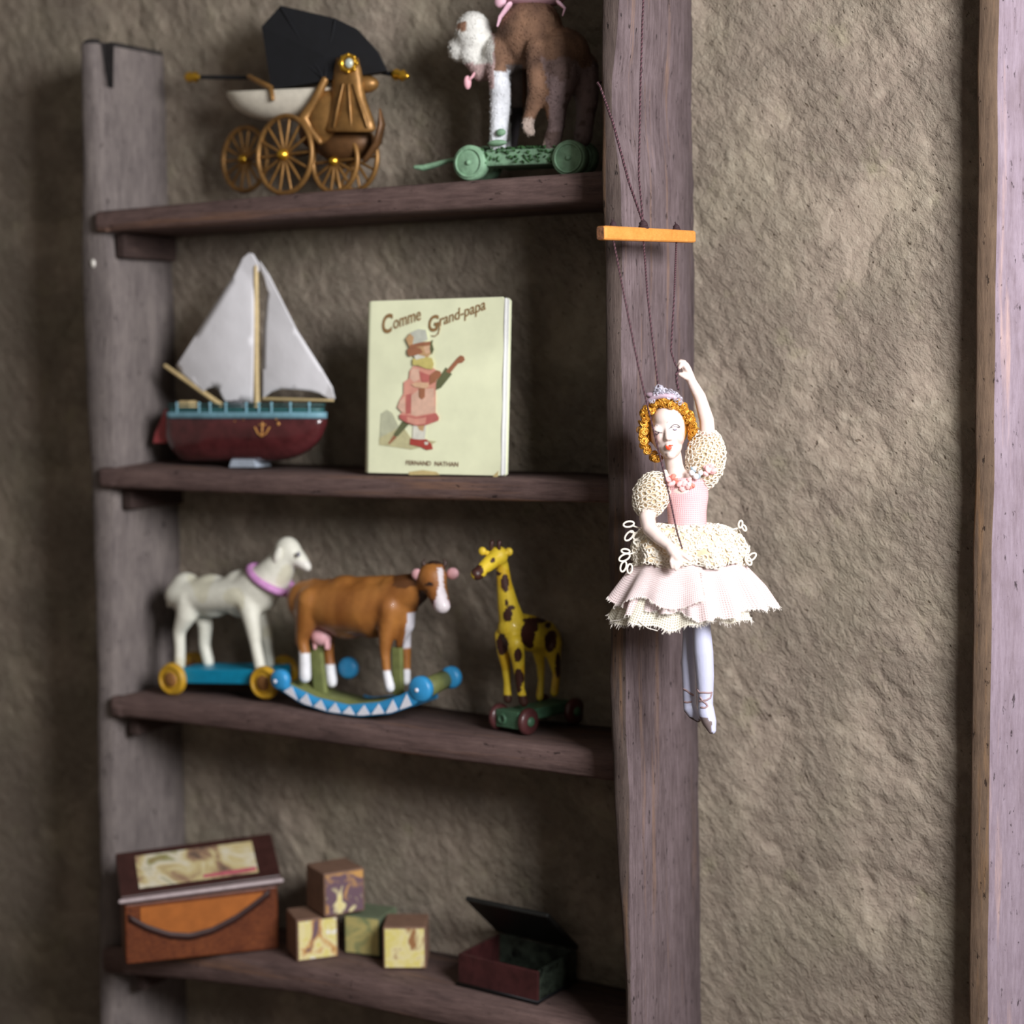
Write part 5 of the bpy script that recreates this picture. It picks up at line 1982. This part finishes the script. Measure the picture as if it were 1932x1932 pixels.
    m.grid(un, 220, 26, close_u=True, uvfn=lambda u, v: (u * 780 * S, v * 130 * S))
    # frayed threads at the hem
    fr = MB()
    M_thread = plain('pale_thread', (238, 230, 220), 0.85)
    for i in range(420):
        u = rnd.random()
        p = un(u, 1.0)
        q = un(u, 0.93)
        d = (p - q).normalized() + V((rnd.uniform(-.5, .5), rnd.uniform(-.5, .5), rnd.uniform(-.2, .4)))
        L = rnd.uniform(3, 9) * S
        fr.tube([p - d * 1 * S, p + d * L * 0.5, p + d * L + V((rnd.uniform(-2, 2) * S, 0, rnd.uniform(-2, 2) * S))], 0.55 * S, 4, round_caps=False)
    for pts in ([(1153, 1172, 30), (1168, 1170, 40), (1185, 1164, 50)], [(1205, 1172, 70), (1222, 1185, 74), (1240, 1190, 76)], [(1249, 1196, 78), (1254, 1190, 78), (1270, 1180, 78)], [(1200, 1180, 60), (1210, 1172, 64)]):
        fr.tube([E(*p) for p in pts], 0.9 * S, 5)
    fr.build('frayed_threads', M_thread, m.build('underskirt', M_under, root))
    m = MB()
    m.grid(sk, 300, 30, close_u=True, uvfn=lambda u, v: (u * 900 * S, v * 120 * S))
    fr = MB()
    for i in range(460):
        u = rnd.random()
        p, q = sk(u, 1.0), sk(u, 0.94)
        d = (p - q).normalized() + V((rnd.uniform(-.5, .5), rnd.uniform(-.5, .5), rnd.uniform(-.2, .3)))
        L = rnd.uniform(2, 5) * S
        fr.tube([p - d * S, p + d * L], 0.6 * S, 4, round_caps=False)
    fr.build('frayed_threads', M_thread, m.build('skirt', M_skirt, root))
    # an extra panel of gauze folded over the left front
    m = MB()
    def panel(u, v):
        a = PI * (0.47 + 0.50 * u)
        k = v ** 0.8
        rx = 82 + (148 - 82) * k
        r = 1.03 + 0.05 * math.sin(13 * a + 0.5) * v
        py = 1046 + 82 * v + 10 * math.sin(7 * a + 1.2) * v
        return R(1300 + 4 * v + rx * r * math.cos(a), py, rx * 0.62 * r * math.sin(a))
    m.grid(panel, 90, 22, uvfn=lambda u, v: (u * 240 * S, v * 90 * S))
    fr = MB()
    for i in range(150):
        e = rnd.random()
        if e < 0.75:
            u = rnd.random()
            p, q = panel(u, 1.0), panel(u, 0.93)
        else:
            v = rnd.random()
            p, q = panel(0.0, v), panel(0.04, v)
        d = (p - q).normalized() + V((rnd.uniform(-.5, .5), rnd.uniform(-.5, .5), rnd.uniform(-.2, .3)))
        fr.tube([p - d * S, p + d * rnd.uniform(2, 5) * S], 0.6 * S, 4, round_caps=False)
    fr.build('frayed_threads', M_thread, m.build('skirt_panel', M_skirt, root))
    # crochet flounce over the hips
    def fl(u, v):
        a = 2 * PI * u
        rx = interp([(0, 36), (0.12, 60), (0.35, 92), (0.65, 106), (1, 100)], v)
        py = interp([(0, 990), (0.12, 992), (0.35, 1004), (0.65, 1032), (1, 1058)], v) + 4 * math.sin(7 * a) * v
        r = 1 + 0.06 * v * math.sin(11 * a + 0.4) + 0.04 * v * math.sin(5 * a + 2)
        dp = 0.66 if v > 0.12 else 0.72
        return R(1299 + rx * r * math.cos(a), py, rx * dp * r * math.sin(a))
    m = MB()
    m.grid(fl, 120, 16, close_u=True)
    fl_o = m.build('flounce', M_lin, root, solid=0.001)
    m = MB()
    def fpos(i):
        u, v = rnd.random(), rnd.random() * 0.95 + 0.05
        p = fl(u, v)
        e = 0.004
        n = (fl(u + e, v) - fl(u - e, v)).cross(fl(u, min(1, v + e)) - fl(u, v - e)).normalized()
        c = R(1299, 1020, 0)
        if n.dot(p - c) < 0:
            n = -n
        return p + n * 1.5 * S, n
    crochet(m, fpos, None, 1050, 5.0 * S, 1.2 * S)
    # picot loops along the hem and at the sides
    for i in range(90):
        u = i / 90
        p = fl(u, 1.0)
        c = R(1299, 1058, 0)
        o = (p - c)
        o.z = 0
        o.normalize()
        tdir = V((-o.y, o.x, 0))
        L = rnd.uniform(4, 8)
        ax = (tdir * rnd.uniform(-.4, .4) + UPZ * rnd.uniform(-.6, .8) + o * 0.5).normalized()
        m.torus(p + o * L * 0.6 * S - UPZ * 1.5 * S, ax, L * 0.75 * S, 1.15 * S, 12, 5, ax2=0.6)
    def loop(px, py, w, L, ang, tr=1.9):
        d = XR * math.cos(ang) + UPZ * math.sin(ang)
        n = TO.cross(d).normalized()
        c = E(px, py, w)
        m.tube([c + d * (L * S * math.cos(2 * PI * k / 16)) + n * (L * 0.52 * S * math.sin(2 * PI * k / 16)) for k in range(16)], tr * S, 6, closed=True)
    for (px, py, L, a) in ((1186, 989, 10, 3.3), (1187, 1011, 11, 4.0), (1203, 1010, 10, 3.9), (1204, 1024, 9, 2.9), (1178, 1052, 11, 3.6), (1176, 1069, 10, 4.4), (1188, 1073, 9, 4.6), (1216, 1044, 10, 2.4),
                           (1397, 989, 7, 1.4), (1404, 996, 6, 5.2), (1400, 1020, 8, 5.4), (1418, 1051, 10, 0.7), (1412, 1058, 9, 5.2), (1180, 1040, 8, 3.0), (1402, 1036, 8, 0.1)):
        loop(px, py, 22, L, a)
    for a, b in (((1194, 992, 22), (1222, 1002, 20)), ((1190, 1004, 22), (1215, 1008, 20)), ((1186, 1046, 22), (1205, 1040, 20)), ((1393, 996, 20), (1380, 1000, 20))):
        m.tube([E(*a), E(*b)], 1.6 * S, 6)
    m.build('crochet_lace', M_lace, fl_o)
    # ---------------------------------------------------------------- flower trim at the neckline
    M_pet = plain('pink_petals', (244, 186, 184), 0.7, 0, 0.1, 200)
    M_pet2 = plain('coral_petals', (236, 134, 118), 0.7, 0, 0.1, 200)
    for (px, py, r, mat) in ((1262, 904, 6, M_pet), (1268, 912, 6, M_pet), (1275, 908, 6, M_pet2), (1283, 914, 7, M_pet), (1292, 910, 7, M_pet), (1297, 917, 6, M_pet), (1306, 915, 5, M_pet2), (1287, 921, 6, M_pet), (1270, 901, 6, M_pet2), (1300, 905, 5, M_pet),
                             (1336, 884, 8, M_pet), (1345, 888, 7, M_pet), (1341, 878, 7, M_pet), (1330, 894, 6, M_pet)):
        m = MB()
        w = 34 if px < 1320 else 36
        for k in range(3):
            Mx = Matrix.Rotation(rnd.uniform(-1, 1), 3, TO) @ Matrix.Rotation(rnd.uniform(-.5, .5), 3, 'X') @ Bs
            m.ell(E(px + rnd.uniform(-3, 3), py + rnd.uniform(-3, 3), w + rnd.uniform(-1, 3)), (r * S, 2.0 * S, r * 0.65 * S), Mx, 0, 12, 8)
        m.build('petal', mat, root)
    M_bead = plain('pearl_bead', (240, 240, 242), 0.25, 0, 0.03, coat=0.6)
    for (px, py, r) in ((1305, 892, 5.5), (1313, 899, 6), (1322, 892, 5), (1300, 914, 4.5), (1310, 884, 4.5)):
        m = MB()
        m.ell(E(px, py, 36), r * S)
        m.build('bead', M_bead, root)
    m = MB()
    for (px, py, t) in ((1308, 886, 0.8), (1319, 899, -0.5)):
        m.ell(E(px, py, 38), (3 * S, 1.5 * S, 7 * S), Matrix.Rotation(t, 3, TO) @ Bs)
    m.build('leaf', plain('grey_blue_leaf', (150, 164, 172), 0.5), root)
    # white lace edge of the neckline
    m = MB()
    for k in range(18):
        t = k / 17
        m.torus(E(1255 + 12 * t, 890 + 14 * math.sin(t * 2), 26), TO, 3.2 * S, 0.9 * S, 9, 5)
    m.build('lace_edge', M_lace, root)

    # ---------------------------------------------------------------- control bar and strings
    M_bar = wood('orange_bar_wood', (176, 104, 40), (214, 136, 58), (232, 162, 84), 'X', 0.5, bump=0.3, fine=4.0)
    M_end = plain('rough_bar_end', (128, 84, 54), 0.9, 0, 0.5, 300, 0.8, 500)
    n0, n1 = on_d(1133, 439.5, 2.80), on_d(1305, 447, 3.03)
    ax = (n1 - n0).normalized()
    sd = V((-ax.y, ax.x, 0)).normalized()
    if sd.dot(XR) < 0:
        sd = -sd
    upb = ax.cross(sd)
    if upb.z < 0:
        upb = -upb
    m = MB()
    rings = []
    for t, hh, ww in ((0.0, 11.5, 8), (0.02, 12.6, 10), (0.3, 12.6, 10.5), (0.6, 12.2, 10.5), (0.98, 11.6, 10), (1.0, 10.5, 9)):
        c = n0 + (n1 - n0) * t
        b = 2.0
        hs, ws = hh * S, ww * S
        k = 0.8
        ring = []
        for (x, y) in ((-1, -k), (-k, -1), (k, -1), (1, -k), (1, k), (k, 1), (-k, 1), (-1, k)):
            ring.append(c + sd * ws * x + upb * hs * y)
        rings.append(ring)
    m.rings(rings)
    for f in m.bm.faces:
        f.smooth = False
        if f.calc_center_median().dot(ax) < (n0.dot(ax) + 0.001):
            f.material_index = 1
    bar = m.build('control_bar', [M_bar, M_end], root)
    M_str = plain('dark_plum_thread', (52, 28, 34), 0.8, 0, 0.2, 600)
    M_str2 = plain('mauve_thread', (98, 64, 72), 0.8, 0, 0.2, 600)
    def cord(pts, r=1.25, name='string'):
        pts = [V(p) for p in pts]
        L = [0]
        for a, b in zip(pts[:-1], pts[1:]):
            L.append(L[-1] + (b - a).length)
        n = max(8, int(L[-1] / (1.3 * S)))
        def at(s):
            for i in range(len(pts) - 1):
                if s <= L[i + 1] or i == len(pts) - 2:
                    return pts[i] + (pts[i + 1] - pts[i]) * ((s - L[i]) / max(1e-9, L[i + 1] - L[i]))
        m = MB()
        for ph, mi in ((0, 0), (PI, 1)):
            pp = []
            for k in range(n + 1):
                s = L[-1] * k / n
                c = at(s)
                d = (at(min(L[-1], s + 1e-3)) - at(max(0, s - 1e-3))).normalized()
                x, y = frame_of(d, V((1, 0, 0)))
                a = 2 * PI * s / (9 * S) + ph
                pp.append(c + (x * math.cos(a) + y * math.sin(a)) * r * 0.62 * S)
            m.tube(pp, r * S, 5, mi)
        return m.build(name, [M_str, M_str2], root)
    def on_bar(px):
        a, b = proj(n0), proj(n1)
        lo, hi = 0.0, 1.0
        for _ in range(40):
            t = (lo + hi) / 2
            if proj(n0 + (n1 - n0) * t)[0] < px:
                lo = t
            else:
                hi = t
        return n0 + (n1 - n0) * t
    k1, k2, k3 = on_bar(1157), on_bar(1214), on_bar(1276)
    dn = upb * 12 * S
    cord([k1 + dn, k1 - dn, E(1180, 570, 96), E(1204, 690, 92), E(1222, 768, 88), E(1247, 868, 78), E(1265, 945, 84), E(1277, 1003, 92), E(1287, 1034, 98)])
    cord([k2 + dn, k2 - dn, E(1222, 560, 36), E(1232, 650, 34), E(1242, 730, 34)])
    cord([k3 + dn, k3 - dn, E(1272, 560, 10), E(1267, 640, 14), E(1266, 662, 18), E(1272, 682, 20), E(1280, 698, 24)])
    m = MB()
    cord([E(1280, 698, 22), E(1276, 706, 24), E(1277, 722, 20), E(1280, 735, 16)], 1.6)
    # hanging strings above the bar
    top = k2 + upb * 22 * S
    ed = on_y(1133, 165, -DC - 0.014)
    cord([top - upb * 14 * S, top, on_d(1205, 330, 2.90), on_d(1208, 180, 2.90), on_d(1212, 40, 2.89), HOOK + V((0, 0, -0.03)), HOOK], 1.35)
    cord([top - upb * 14 * S, top, on_d(1187, 345, 2.86), on_d(1156, 230, 2.91), on_d(1140, 185, 2.95), ed, V((ed.x - 0.016, -DC + 0.008, ed.z + 0.012)), V((ed.x - 0.016, -0.20, ed.z + 0.03))], 1.7)
    # knots
    def knot(c, r, h, mm):
        for k in range(3):
            mm.torus(c + upb * (h * k / 3), upb + sd * rnd.uniform(-.5, .5), r * (1.1 - 0.2 * k), r * 0.5, 14, 7)
        mm.ell(c + upb * h * 0.8, r * 0.8)
    for c, r, h in ((k1 + dn, 5 * S, 9 * S), (k2 + dn, 7 * S, 14 * S), (k3 + dn, 5.5 * S, 10 * S)):
        m = MB()
        knot(c, r, h, m)
        m.tube([c + upb * h, c + upb * (h + 5 * S) - ax * 3 * S], 1.4 * S, 5)
        m.build('knot', M_str, root)
    return root
make_doll()
# ------------------------------------------------------------------ light and camera
def area(name, loc, target, size, power, color):
    ld = bpy.data.lights.new(name, 'AREA')
    ld.shape = 'SQUARE'
    ld.size = size
    ld.energy = power
    ld.color = color
    o = bpy.data.objects.new(name, ld)
    COL.objects.link(o)
    o.location = loc
    o.rotation_euler = (V(target) - V(loc)).to_track_quat('-Z', 'Y').to_euler()
    return o
T = V((0.0, -0.1, 1.25))
L = V((0.74, -0.56, 0.36)).normalized()
area('window_light', T + L * 3.1, T, 1.05, 126, (0.97, 0.97, 1.0))

w = bpy.data.worlds.new('room')
scene.world = w
w.use_nodes = True
bg = w.node_tree.nodes['Background']
bg.inputs['Color'].default_value = (1.0, 0.90, 0.80, 1)
bg.inputs['Strength'].default_value = 0.125

cd = bpy.data.cameras.new('camera')
cam = bpy.data.objects.new('camera', cd)
COL.objects.link(cam)
M = Matrix((( RT.x, UP.x, -fwd.x, CAM.x), (RT.y, UP.y, -fwd.y, CAM.y), (RT.z, UP.z, -fwd.z, CAM.z), (0, 0, 0, 1)))
cam.matrix_world = M
cd.sensor_width = 36
cd.sensor_fit = 'HORIZONTAL'
cd.lens = F / 1932 * 36
cd.clip_start = 0.05
cd.dof.use_dof = True
cd.dof.focus_distance = 2.95
APERTURE = 0.043          # metres across
cd.dof.aperture_fstop = (cd.lens / 1000) / APERTURE
scene.camera = cam

scene.view_settings.view_transform = 'Standard'
scene.view_settings.look = 'None'
scene.view_settings.gamma = 1
scene.view_settings.exposure = 0.42
scene.view_settings.use_curve_mapping = False
scene.cycles.use_denoising = True
scene.cycles.max_bounces = 8
